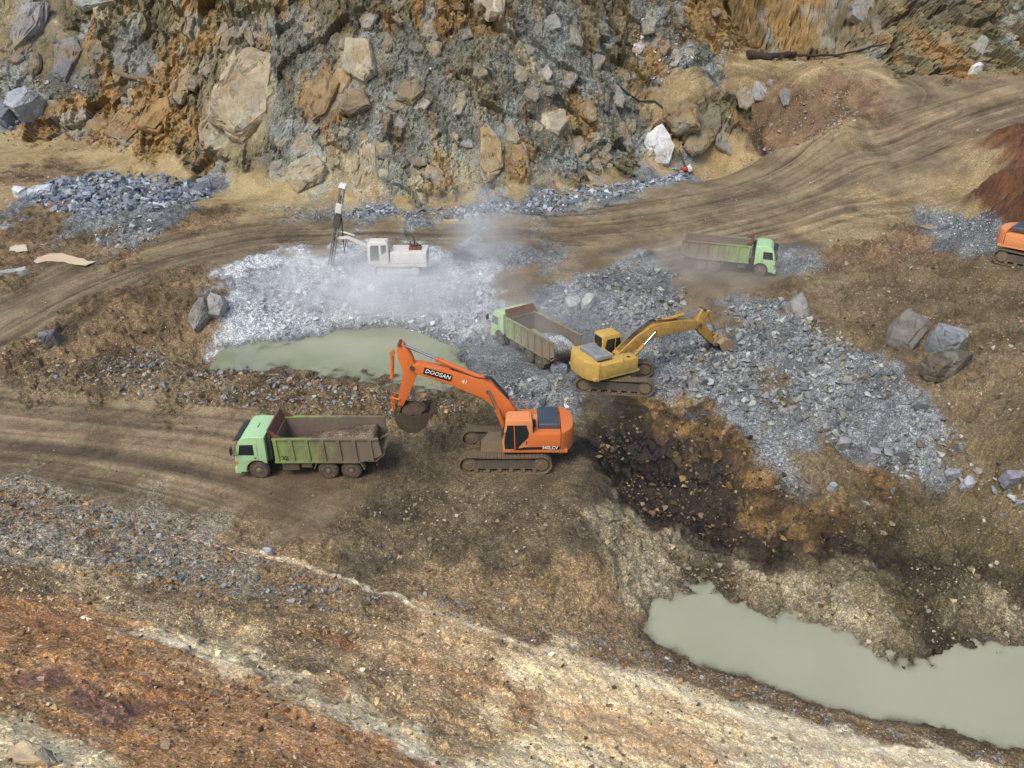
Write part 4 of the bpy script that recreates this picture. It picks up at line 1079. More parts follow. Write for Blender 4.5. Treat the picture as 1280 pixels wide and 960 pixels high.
    for k in range(4):
        yy = yb - .15 + k * .1; hose.pipe([(F_[0] + .1, yy, F_[1] + .32), (mid1[0] - .25, yy, mid1[1] + .48), (B_[0] - .15, yy, B_[1] + .62), (bt[0] + .3, yy, bt[1] + .12), (mid2[0], yy, mid2[1] + .43)], .025, 6)
    hose.build('hose', M['black'], bo)
    am = MB(); AT, AE = arm_top, arm_end
    am.prism(plate_beam([(AT[0], AT[1], .17), (T_[0] * .55 + AT[0] * .45 + (.10 if lip_ang > -1.6 else .0), T_[1] * .55 + AT[1] * .45, .34), (T_[0] * .86 + AE[0] * .14, T_[1] * .86 + AE[1] * .14, .36), (T_[0] * .4 + AE[0] * .6, T_[1] * .4 + AE[1] * .6, .25), (AE[0], AE[1], .13)]), yb - .22, yb + .22)
    ao = am.build('arm', armmat, root, .025, True)
    pin(ao, AT, .27, .10); pin(ao, AE, .55, .09)
    d = (Vector(AE) - Vector(AT)).normalized(); nrm = Vector((-d.y, d.x))
    if nrm.x < 0: nrm = -nrm
    c0 = Vector(AT) + d * .55 + nrm * .38; lk = Vector(AE) - d * .55 + nrm * .42
    ram('bucket_cylinder', root, c0, lk, .10, yb, .6)
    ca, sa = math.cos(lip_ang), math.sin(lip_ang)
    def bk(u, v): v *= belly; return (AE[0] + u * ca - v * sa, AE[1] + u * sa + v * ca)
    ear = bk(-.10, .50) if belly < 0 else bk(-.10, .50)
    ear = bk(-.32, .30)
    li = MB()
    for s in (-1, 1):
        li.tube((lk.x, yb + s * .25, lk.y), (ear[0], yb + s * .25, ear[1]), .055, n=8); q = Vector(AE) - d * .45; li.tube((lk.x, yb + s * .28, lk.y), (q.x, yb + s * .28, q.y), .055, n=8)
    li.build('bucket_linkage', armmat, ao)
    outer = [(-.05, .12), (-.22, .45), (-.05, .92), (.35, 1.22), (.85, 1.22), (1.30, .88), (1.62, .22)]
    inner = [(1.56, .20), (1.24, .80), (.82, 1.12), (.38, 1.12), (.04, .86), (-.12, .46), (.03, .14)]
    sh = MB(); sh.prism([bk(*p) for p in outer + inner], yb - .74, yb + .74)
    for s in (-1, 1):
        y0, y1 = sorted((yb + s * .70, yb + s * .76)); sh.prism([bk(*p) for p in outer + [(1.5, .10), (.7, .30), (.1, .06)]], y0, y1)
        y0, y1 = sorted((yb + s * .26, yb + s * .34)); sh.prism([bk(*p) for p in ((-.34, .22), (-.30, .50), (-.05, .70), (.12, .30), (.10, -.10), (-.10, -.12))], y0, y1)
    bu = sh.build('bucket', bucketmat, root)
    for k in range(5):
        yy = yb - .62 + k * .31; te = MB(); te.prism([bk(*p) for p in ((1.52, .40), (1.60, .42), (1.92, -.06), (1.86, -.10), (1.50, .22))], yy - .06, yy + .06); te.build('tooth', bucketmat, bu)
    if decals:
        # dark stripe and type number along the side, maker's plate on the boom
        stp = MB(); stp.prism([(-1.70, 1.36), (-1.70, 1.52), (.1, 1.46), (.62, 1.30), (-.2, 1.34)], 1.442, 1.452); so = stp.build('side_stripe', M['decal_black'], root)
        lettering('type_number', '340LCV', .24, M['decal_white'], so, face_matrix((-1.22, 1.458, 1.445), (-1, 0, 0), (0, 1, 0)))
        dv_ = Vector((B_[0] - T_[0], 0, B_[1] + .12 - T_[1])).normalized()
        c_ = Vector((T_[0] * .66 + B_[0] * .34, yb + .30, T_[1] * .66 + B_[1] * .34 + .10))
        up = Vector((0, 1, 0)).cross(dv_)
        pl = MB(face_matrix(c_, dv_, (0, 1, 0))); pl.box(-.72, .70, -.19, .17, -.004, .010); po = pl.build('name_plate', M['decal_black'], bo, .0)
        mx = face_matrix(c_ + Vector((0, .014, 0)), dv_, (0, 1, 0)) @ Matrix(((1, .15, 0, 0), (0, 1, 0, 0), (0, 0, 1, 0), (0, 0, 0, 1)))
        lettering('name_lettering', 'DOOSAN', .30, M['decal_white'], po, mx)
        c2 = c_ + dv_ * 1.35 + Vector((0, .0, -.02)); lettering('unit_number', '41', .30, M['decal_white'], bo, face_matrix(c2, dv_, (0, 1, 0)))
    return root
E1 = excavator('clean bright orange excavator with raised boom loading truck 32', place(P_EXC1, 0.0), R(180), 0.0, 1.0, M['orange'], M['orange_top'], M['orange'], M['muddy'],
               (.25, 1.95), (1.85, 3.95), (5.55, 5.25), (6.10, 6.45), (6.30, 3.05), R(178), 1, True)
E2 = excavator('muddy yellow excavator digging grey rubble behind the diagonal truck', place(P_EXC2, 0.15), R(28), R(-36), .3, M['yellow'], M['yellow'], M['yellow_arm'], M['bucket'],
               (.3, 1.75), (2.9, 2.95), (6.45, 2.7), (6.75, 3.65), (7.85, 1.15), R(-78), 1, False, hood=paint('hood_dusty', '#6d7478', '#9a9a92', .5, .6, 0))
E3 = excavator('orange excavator cut off by the right edge below the red-brown mound', place(P_EXC3, float(P_EXC3[2])), R(-46), R(0), .2, M['orange_top'], M['orange_top'], M['orange_top'], M['muddy'],
               (.3, 1.85), (2.2, 3.6), (5.8, 4.0), (6.2, 5.1), (6.7, 1.9), R(178), 1, False)
ls = None
# soil held in the orange excavator's bucket
bm = bmesh.new(); bmesh.ops.create_icosphere(bm, subdivisions=3, radius=1)
for v in bm.verts:
    n_ = float(fbm2(np.array([v.co.x * 2.2 + v.co.z]), np.array([v.co.y * 2.2 - v.co.z * 1.3]), 3, 5)[0]); v.co = Vector((v.co.x * .72, v.co.y * .68, v.co.z * (.42 if v.co.z > 0 else .7))) * (1 + .35 * n_)
me = bpy.data.meshes.new('bucket_soil'); bm.to_mesh(me); bm.free(); me.materials.append(M['muddy'])
o = bpy.data.objects.new('bucket_soil', me); COL.objects.link(o); o.location = Matrix.Translation(E1.location) @ Matrix.Rotation(R(180), 4, 'Z') @ Vector((5.55, -.06, 2.75))
tag(o, "dark clods of soil heaped in the orange excavator's bucket", 'soil')

# ------------------------------------------------------------------ drill rig
def drill_rig(label, loc, heading):
    root = empty('drill_rig', loc, heading); tag(root, label, 'drill rig')
    for s in (-1, 1): track_unit(root, Matrix(), s * .95, 3.5, .85, .40, M['white'])
    dk = MB(); dk.box(-2.25, 1.9, -1.1, 1.1, .80, 1.05); dk.build('deck', M['white'], root, .03)
    hs = MB(); hs.box(-2.25, .55, -.95, 1.05, 1.05, 1.95); ho = hs.build('engine_housing', M['white'], root, .06, True)
    for k in range(4): p = MB(); p.box(-2.15 + k * .66, -1.57 + k * .66, 1.05, 1.065, 1.12, 1.86); p.build('door_panel', M['white'], ho, .01)
    cl = MB()
    for k in range(7): cl.tube((-1.55 + .12 * k, -.2 + .11 * (k % 3), 1.95), (-1.65 + .12 * k, -.1 + .1 * (k % 3), 2.25 + .12 * (k % 4)), .05, n=8)
    cl.box(-1.75, -.85, -.4, .5, 1.94, 2.12); cl.build('compressor', M['rust'], root)
    st = MB(); st.pipe([(-1.2, .1, 2.1), (-1.25, .1, 2.7), (-1.05, .1, 3.0)], .05, 8); st.build('exhaust', M['steel'], root)
    cab = MB(); cab.prism([(2.22, 1.0), (2.28, 1.7), (2.18, 2.72), (.72, 2.76), (.64, 2.6), (.64, 1.0)], .05, 1.15); co = cab.build('cab', M['white'], root, .06, True)
    w = MB(); w.prism([(2.02, 1.30), (2.06, 1.7), (1.98, 2.50), (1.36, 2.52), (1.36, 1.34)], 1.145, 1.162); w.build('side_window', M['glass_dusty'], co)
    w = MB(); w.prism([(1.20, 1.75), (1.20, 2.52), (.80, 2.54), (.78, 2.05)], 1.145, 1.162); w.build('side_window', M['glass_dusty'], co)
    w = MB(); w.prism([(2.255, 1.4), (2.295, 1.72), (2.21, 2.56), (2.19, 2.56), (2.27, 1.72)], .15, 1.05); w.build('front_window', M['glass_dusty'], co)
    w = MB(); w.box(.8, 2.1, .15, 1.05, 2.72, 2.80); w.build('roof_panel', M['white'], co, .02)
    bo = MB(); bo.prism(plate_beam([(1.7, 1.6, .16), (2.9, 2.25, .13), (3.9, 2.75, .11), (4.75, 2.7, .10)]), -.42, -.14); b1 = bo.build('boom', M['white'], root, .03)
    r_ = MB(); r_.tube((1.9, -.28, 1.2), (3.3, -.28, 2.3), .08); r_.tube((3.4, -.28, 2.9), (4.7, -.28, 3.3), .07); r_.build('boom_cylinder', M['white'], b1)
    base = Vector((5.55, -.25, .25)); top = Vector((3.95, -.25, 6.7)); d = (top - base).normalized(); n = Vector((0, 1, 0)); e = d.cross(n)
    ms = MB()
    for a in (-1, 1):
        for c in (-1, 1): ms.tube(base + n * .17 * a + e * .17 * c, top + n * .17 * a + e * .17 * c, .045, n=6)
    L_ = (top - base).length
    for k in range(16):
        p = base + d * (L_ * k / 16); q = base + d * (L_ * (k + 1) / 16)
        for a in (-1, 1): ms.tube(p + n * .17 * a + e * .17 * (1 if k % 2 else -1), q + n * .17 * a - e * .17 * (1 if k % 2 else -1), .025, n=5); ms.tube(p + e * .17 * a + n * .17 * (1 if k % 2 else -1), q + e * .17 * a - n * .17 * (1 if k % 2 else -1), .02, n=5)
    mo = ms.build('mast', M['mast'], root)
    fb = MB(); fb.box(-.13, .13, -.02, .14, 0, 1.0); fb.mx = Matrix()
    x_ = MB(); x_.pipe([base + e * .02 - d * .4, base + d * 5.9], .06, 8); x_.build('drill_rod', M['steel'], mo)
    x_ = MB(); x_.mx = Matrix.Translation(base + d * 3.9) @ d.to_track_quat('Z', 'Y').to_matrix().to_4x4(); x_.box(-.26, .26, -.26, .26, -.5, .5); x_.build('rotary_head', M['steel'], mo, .04)
    x_ = MB(); x_.mx = Matrix.Translation(top) @ d.to_track_quat('Z', 'Y').to_matrix().to_4x4(); x_.box(-.28, .42, -.25, .25, -.12, .14); x_.build('crown', M['decal_white'], mo, .03)
    x_ = MB(); x_.mx = Matrix.Translation(base + d * 5.0) @ d.to_track_quat('Z', 'Y').to_matrix().to_4x4(); x_.box(-.5, -.18, -.25, .2, -.35, .35); x_.build('hose_drum', M['white'], mo, .04)
    x_ = MB(); x_.pipe([base + d * 4.2 + e * .3, base + d * 2.6 + e * .65, base + d * 1.6 + e * .9, Vector((4.0, -.2, 2.7)), Vector((2.8, -.2, 2.2))], .05, 8); x_.build('hose', M['black'], mo)
    fb.bm.free()
    return root
drill_rig('white dust-covered drill rig with tall leaning lattice mast', place(P_DRILL, 1.75), R(180))
# ------------------------------------------------------------------ stones
def hull(points):
    bm = bmesh.new()
    for p in points: bm.verts.new(p)
    r = bmesh.ops.convex_hull(bm, input=bm.verts[:])
    bmesh.ops.delete(bm, geom=[g for g in set(r['geom_interior']) | set(r['geom_unused']) if isinstance(g, bmesh.types.BMVert)], context='VERTS')
    bmesh.ops.recalc_face_normals(bm, faces=bm.faces[:])
    return bm
PROTO = []
for k in range(36):
    q = rng.normal(size=(int(rng.integers(8, 12)), 3)); q /= np.linalg.norm(q, axis=1, keepdims=True)
    q *= rng.uniform(.75, 1.0, (len(q), 1)); q *= np.array([1.0, rng.uniform(.6, .95), rng.uniform(.42, .8)]) * .5
    bm = hull(q); bm.verts.index_update()
    PROTO.append((np.array([v.co[:] for v in bm.verts], np.float32), np.array([[v.index for v in f.verts] for f in bm.faces if len(f.verts) == 3], np.int32)))
    bm.free()
def rot_mats(n, tilt):
    a = rng.uniform(0, 2 * np.pi, n); t = rng.normal(0, tilt, n); b = rng.uniform(0, 2 * np.pi, n)
    ca, sa, ct, st, cb, sb = np.cos(a), np.sin(a), np.cos(t), np.sin(t), np.cos(b), np.sin(b)
    Za = np.zeros((n, 3, 3)); Za[:, 0, 0] = ca; Za[:, 0, 1] = -sa; Za[:, 1, 0] = sa; Za[:, 1, 1] = ca; Za[:, 2, 2] = 1
    Xt = np.zeros((n, 3, 3)); Xt[:, 0, 0] = 1; Xt[:, 1, 1] = ct; Xt[:, 1, 2] = -st; Xt[:, 2, 1] = st; Xt[:, 2, 2] = ct
    Zb = np.zeros((n, 3, 3)); Zb[:, 0, 0] = cb; Zb[:, 0, 1] = -sb; Zb[:, 1, 0] = sb; Zb[:, 1, 1] = cb; Zb[:, 2, 2] = 1
    return Za @ Xt @ Zb
def stones_mesh(pos, size, cols, tilt=.6):
    n = len(pos); Rm = rot_mats(n, tilt); kind = rng.integers(0, len(PROTO), n)
    vs, fs, cs = [], [], []; off = 0
    for k, (pv, pf) in enumerate(PROTO):
        m = np.where(kind == k)[0]
        if not len(m): continue
        v = np.einsum('nij,vj->nvi', Rm[m], pv) * size[m, None, None] + pos[m, None, :]
        f = pf[None] + (np.arange(len(m)) * len(pv))[:, None, None] + off
        vs.append(v.reshape(-1, 3)); fs.append(f.reshape(-1, 3)); cs.append(np.repeat(cols[m], len(pv), 0)); off += len(m) * len(pv)
    return np.vstack(vs), np.vstack(fs), np.vstack(cs)

GREY = ('#85898a', '#767a7c', '#94978f', '#66696a', '#a3a59f', '#807b6c')
BLUE = ('#7d8894', '#8e979f', '#6a737c', '#a0a6aa')
WHITE = ('#c4c7ca', '#b0b4b8', '#d4d5d4', '#989da2')
TAN = ('#b99f73', '#a38a5e', '#c9b48a', '#8a7656', '#9a9488')
MIX = ('#8b8d8c', '#8a6e48', '#9c9c94', '#71674f', '#a3815a', '#7c8288')
BROWN = ('#8a7658', '#75664c', '#9a8a6e', '#6a5a42', '#a39a86')
PALE2 = ('#cdbd9a', '#e0d4b8', '#8a7a5c', '#b59c72', '#6e6350', '#c0a880')
DAMP = ('#5e4f38', '#3d3222', '#7b6238', '#6b5f4c', '#8a7a5e')
RUST = ('#a58a62', '#7a5a3a', '#b09a78', '#5f4a34', '#8c6c46', '#c4b090')
PALE = ('#cdbd9a', '#d9cdb4', '#b59c72', '#c0a880', '#a89678')
# name of the place, outline in the photograph, stones per m2, smallest, largest, steepness, tones, label of one loose rock, label of the mass
ZONES = [
 ([(905,392),(965,374),(1040,412),(1120,468),(1190,535),(1285,588),(1285,640),(1190,606),(1100,588),(1040,552),(990,524),(960,502),(930,512),(890,500),(900,455),(925,430)], 22, .18, 1.05, 1.75, GREY,
  'on broad rubble slope right of yellow excavator', 'blue-grey broken rock covering the broad slope right of the yellow excavator'),
 ([(925,500),(972,515),(985,560),(1012,605),(988,632),(962,575),(930,528)], 26, .14, .95, 1.9, GREY, 'in stone tongue beside dark dug face', 'narrow tongue of grey stones running down beside the dark dug face'),
 ([(815,432),(905,420),(925,445),(905,500),(850,500),(815,480)], 18, .18, 1.1, 1.8, GREY, 'on flat ground before yellow excavator', 'grey broken rock on the flat in front of the yellow excavator'),
 ([(632,482),(690,468),(715,478),(735,500),(700,512),(640,510)], 22, .16, 1.15, 1.7, GREY, 'in row between the two excavators', 'row of grey rocks between the orange and yellow excavators'),
 ([(675,385),(720,352),(790,332),(850,342),(862,378),(830,402),(800,408),(740,412),(700,400)], 20, .18, 1.1, 1.8, GREY, 'on low heap beyond diagonal truck', 'low heap of grey broken rock beyond the diagonal truck'),
 ([(300,380),(345,350),(400,332),(470,345),(560,340),(610,360),(600,400),(560,425),(500,415),(440,405),(330,412)], 18, .16, .95, 1.8, WHITE, 'on dusted bench by drill rig', 'dust-whitened broken rock around the drill rig'),
 ([(540,330),(640,318),(700,315),(690,330),(620,345),(560,345)], 14, .08, .5, 2.4, GREY, 'on strip behind drill rig', 'strip of grey fragments behind the drill rig'),
 ([(500,420),(560,425),(605,400),(640,430),(660,470),(620,490),(570,480),(520,450)], 16, .08, .6, 2.4, GREY, 'at shallow end of green pond', 'grey fragments scattered around the shallow end of the green pond'),
 ([(440,272),(520,274),(620,268),(720,258),(800,240),(868,218),(850,212),(780,228),(700,240),(620,255),(540,262),(440,262)], 17, .18, 1.3, 1.6, BLUE, 'in blue ridge along upper road', 'long ridge of blue-grey rubble along the far edge of the upper road'),
 ([(330,268),(440,272),(440,262),(330,256)], 14, .12, .7, 2.2, GREY, 'on far road edge behind mast', 'thin line of grey rubble on the far road edge behind the mast'),
 ([(870,212),(960,200),(1040,182),(1080,150),(1070,140),(1030,168),(950,192),(870,205)], 12, .10, .7, 2.2, MIX, 'on stony rim below side pit', 'crumbly stony rim below the side pit'),
 ([(22,250),(60,228),(120,215),(190,220),(262,236),(266,250),(200,262),(150,266),(110,275),(60,262)], 10, .26, 1.8, 1.25, BLUE, 'in large blue heap at left', 'large heap of blue-grey rocks on the left above the upper road'),
 ([(115,288),(150,270),(195,276),(205,300),(160,312),(125,305)], 20, .14, .95, 2.0, GREY, 'in small heap below large left heap', 'small heap of grey stones below the large left heap'),
 ([(0,95),(40,98),(110,108),(60,118),(45,150),(0,172)], 7, .2, 1.6, 1.7, BLUE, 'in dark pile at wall foot, left', 'dark blue-grey pile at the far left of the wall'),
 ([(120,452),(150,436),(205,440),(210,458),(160,470),(125,468)], 26, .12, .8, 2.0, GREY, 'in small pile left of green pond', 'small pile of grey stones on the bank left of the green pond'),
 ([(60,470),(200,462),(300,462),(420,478),(500,490),(590,508),(560,525),(440,515),(300,512),(150,492)], 24, .12, .7, 2.0, MIX, 'on berm before green pond', 'brown and grey stones on the berm between the green pond and the near road'),
 ([(1168,268),(1205,272),(1245,285),(1250,312),(1225,328),(1200,308)], 30, .08, .45, 2.6, WHITE, 'in gravel patch by cut-off excavator', 'pale gravel patch behind the cut-off orange excavator'),
 ([(965,322),(1030,318),(1035,332),(980,336)], 22, .08, .5, 2.4, GREY, 'in gravel patch ahead of upper truck', 'grey gravel patch ahead of the upper truck'),
 ([(0,592),(60,608),(180,645),(280,682),(420,725),(480,748),(430,770),(330,760),(200,735),(80,705),(0,690)], 42, .09, .46, 2.0, MIX, 'on gravel slope below near road', 'grey and rusty gravel on the slope below the near road'),
 ([(0,700),(200,745),(430,780),(500,760),(740,830),(900,890),(1000,925),(1000,990),(620,990),(430,900),(300,850),(150,790),(0,760)], 30, .06, .36, 2.1, PALE2, 'on sandy slope between white seams', 'pale stones on the sandy slope between the two white seams'),
 ([(0,770),(150,800),(420,900),(560,985),(0,990)], 34, .06, .34, 2.1, RUST, 'on rusty slope at lower left', 'rusty gravel on the slope at lower left'),
 ([(-10,868),(60,885),(120,925),(150,985),(-10,990)], 85, .05, .36, 1.9, PALE, 'in bottom left corner scree', 'pale scree in the bottom left corner'),
 ([(480,722),(600,750),(700,770),(800,800),(960,862),(1100,905),(1280,950),(1280,970),(1100,925),(900,880),(700,812),(560,772)], 42, .07, .34, 2.1, MIX, 'on gravel bank above milky pond', 'brown gravel bank above the milky pond'),
 ([(740,640),(800,655),(860,690),(960,720),(1080,760),(1140,815),(1100,830),(1050,790),(960,765),(870,725),(815,715),(790,760),(760,720)], 30, .09, .55, 2.0, BROWN, 'on rim of milky pond', 'pale stones along the rim of the milky pond'),
 ([(1140,700),(1280,690),(1280,800),(1180,815),(1130,780)], 22, .09, .55, 2.1, BROWN, 'on muddy shore of milky pond', 'stony mud shore right of the milky pond'),
 ([(1170,600),(1285,630),(1285,680),(1200,660)], 14, .08, .8, 2.2, GREY, 'below tail of rubble slope', 'grey stones below the tail end of the rubble slope'),
 ([(430,640),(560,600),(720,610),(740,700),(690,760),(560,730),(440,690)], 16, .09, .42, 2.1, BROWN, 'on floor before orange excavator', 'brown stones on the churned floor in front of the orange excavator'),
 ([(1030,300),(1160,290),(1280,350),(1285,560),(1180,500),(1090,430),(1000,360)], 7.0, .10, .6, 2.2, BROWN, 'on hillside right of upper truck', 'brown stones scattered on the hillside right of the upper truck'),
 ([(980,560),(1090,590),(1200,660),(1130,690),(1000,650)], 5, .08, .7, 2.2, MIX, 'on brown slope below rubble', 'stones scattered on the brown slope below the rubble'),
 ([(740,520),(830,515),(900,520),(960,570),(1010,620),(1100,640),(1150,690),(1000,700),(860,670),(790,640),(750,570)], 16, .12, .75, 2.0, DAMP, 'on dark dug face', 'dark damp stones and clods on the dug face right of the orange excavator'),
 ([(0,445),(40,422),(150,386),(230,375),(262,400),(262,430),(240,448),(120,462),(0,485)], 10, .10, .55, 2.1, BROWN, 'on orange bank left of green pond', 'brown stones on the orange bank left of the green pond'),
 ([(0,490),(200,505),(300,540),(420,610),(440,690),(300,650),(150,620),(0,585)], 1.6, .06, .26, 2.2, BROWN, 'on near haul road', 'small stones spilled on the near haul road'),
 ([(0,400),(150,335),(400,282),(700,278),(950,215),(1150,140),(1280,120),(1280,150),(1100,240),(900,290),(600,310),(300,315),(100,370)], 1.2, .08, .32, 2.2, BROWN, 'on upper haul road', 'small stones spilled on the upper haul road'),
 ([(0,200),(120,205),(200,220),(40,225),(10,300),(60,340),(0,350)], 3, .10, .7, 2.2, MIX, 'around pale puddles at left', 'stones around the pale puddles at far left'),
 ([(340,40),(420,10),(560,0),(640,0),(740,10),(780,120),(800,205),(700,228),(600,245),(480,245),(370,235),(350,160)], 7, .12, .55, 2.6, GREY, 'on middle of quarry wall', 'grey-blue scree covering the middle of the quarry wall'),
 ([(0,10),(340,10),(330,60),(250,110),(240,210),(150,190),(0,180)], 3, .14, .8, 2.4, MIX, 'on left part of quarry wall', 'stones on the left part of the quarry wall'),
 ([(790,10),(920,60),(830,105),(790,90)], 6, .15, .9, 2.2, WHITE, 'on wall above the ramp', 'pale stones on the wall above the ramp'),
 ([(900,110),(1000,98),(1070,110),(1040,160),(940,150)], 13, .15, .9, 2.0, MIX, 'on inner side of side pit', 'stones on the inner side of the side pit'),
]
all_pos, all_size, all_col, all_zone = [], [], [], []
for zi, (img, dens, smin, smax, pw, tones, *_r) in enumerate(ZONES):
    pl = hit([a for a, _ in img], [b for _, b in img])
    lo, hi = pl[:, :2].min(0), pl[:, :2].max(0)
    n = int(np.prod(hi - lo) * dens)
    q = rng.uniform(lo, hi, (n, 2))
    ins = inside(q[:, 0], q[:, 1], pl)
    d = fbm2(q[:, 0] / 2.0, q[:, 1] / 2.0, 4, 400 + zi)
    q = q[ins & (d > -.28 + .25 * rng.uniform(-1, 1, n))]
    # stones spill a little over the edge of the outline
    q = q + rng.normal(0, .25, q.shape) * (rng.uniform(0, 1, (len(q), 1)) < .3)
    n = len(q)
    s = smin * (1 - rng.uniform(0, 1, n) * (1 - (smin / smax) ** pw)) ** (-1 / pw)
    for p, rad, pz in PADS[:7]:                       # nothing under or in the machines
        keep = np.hypot(q[:, 0] - p[0], q[:, 1] - p[1]) > np.where(s > .28, rad * .95, rad * .3)
        q, s = q[keep], s[keep]
    n = len(q)
    q3 = surf(q[:, 0], q[:, 1]); q3[:, 2] += s * rng.uniform(-.02, .20, n)
    ct = np.array([lin(t) for t in tones])[rng.integers(0, len(tones), n)] * rng.uniform(.5, 1.35, (n, 1))
    all_pos.append(q3); all_size.append(s); all_col.append(ct); all_zone.append(np.full(n, zi))
AP, AS, AC, AZ = np.vstack(all_pos), np.concatenate(all_size), np.vstack(all_col), np.concatenate(all_zone)
dp = AP[:, 1] * CP - (AP[:, 2] - CAM_Z) * SP
ix_ = 640 + FPX * AP[:, 0] / dp; iy_ = 480 - FPX * (AP[:, 1] * SP + (AP[:, 2] - CAM_Z) * CP) / dp
seen = (ix_ > 4) & (ix_ < 1276) & (iy_ > 4) & (iy_ < 956)
score = np.where(seen, AS / dp, 0)
big = np.zeros(len(AP), bool); big[np.argsort(-score)[:270]] = True
big &= score * FPX > 7.5                               # about ten pixels and more across
for zi in range(len(ZONES)):                            # at most thirty picked out of one place
    q = np.where((AZ == zi) & big)[0]
    big[q[np.argsort(-score[q])][30:]] = False
PICKED = {}
def rock_label(i, zi):
    """which rock: size and tone first, then where it lies"""
    q = np.where((AZ == zi) & big)[0]
    word, where = 'rock', ZONES[zi][6]
    lum = AC[i].mean(); size = 'large' if AS[i] >= np.percentile(AS[q], 66) else ('medium' if AS[i] >= np.percentile(AS[q], 33) else 'small')
    lq = AC[q].mean(1); tone = 'pale' if lum >= np.percentile(lq, 66) else ('mid-grey' if lum >= np.percentile(lq, 33) else 'dark')
    if ZONES[zi][5] in (PALE, PALE2, RUST, TAN, MIX, BROWN) and tone == 'mid-grey': tone = 'mid-toned'
    if len(q) < 3: return ' '.join((tone if len(q) > 1 else 'largest', word, where))
    fx = (ix_[q] < ix_[i]).mean(); fy = (iy_[q] < iy_[i]).mean()
    side = 'far left' if fx < .2 else 'left' if fx < .4 else 'middle' if fx < .6 else 'right' if fx < .8 else 'far right'
    lev = 'upper' if fy < .5 else 'lower'
    return '%s %s %s, %s %s, %s' % (size, tone, word, lev, side, where)
for zi, zn in enumerate(ZONES):
    m = (AZ == zi) & ~big
    if m.sum():
        v, f, c = stones_mesh(AP[m], AS[m], AC[m])
        tag(mesh_np('rubble', v, f, M_STONE, cols=c), zn[7], 'rubble', kind='stuff')
    for i in np.where((AZ == zi) & big)[0]:
        pv, pf = PROTO[int(rng.integers(0, len(PROTO)))]
        bm = bmesh.new(); vs = [bm.verts.new(p) for p in pv * AS[i]]
        for t in pf: bm.faces.new([vs[k] for k in t])
        bmesh.ops.bevel(bm, geom=bm.edges[:], offset=AS[i] * .05, segments=1, affect='EDGES', clamp_overlap=True)
        me = bpy.data.meshes.new('rock'); bm.to_mesh(me); bm.free()
        a = me.color_attributes.new('Col', 'FLOAT_COLOR', 'POINT'); cc = np.ones((len(me.vertices), 4), np.float32); cc[:, :3] = AC[i]; a.data.foreach_set('color', cc.ravel())
        me.materials.append(M_STONE)
        o = bpy.data.objects.new('rock', me); COL.objects.link(o)
        o.location = AP[i]; o.rotation_euler = (rng.normal(0, .4), rng.normal(0, .4), rng.uniform(0, 6.28))
        tag(o, rock_label(i, zi), 'rock', 'loose rocks, ' + zn[7]); PICKED.setdefault(o['label'], []).append((ix_[i], o))

for lab, os_ in PICKED.items():                        # look-alikes of one spot: told apart from left to right
    if len(os_) > 1:
        os_.sort(key=lambda t: t[0])
        for k, (_, o) in enumerate(os_):
            o['label'] = lab + (', left one' if k == 0 else ', right one' if k == len(os_) - 1 else ', middle one')

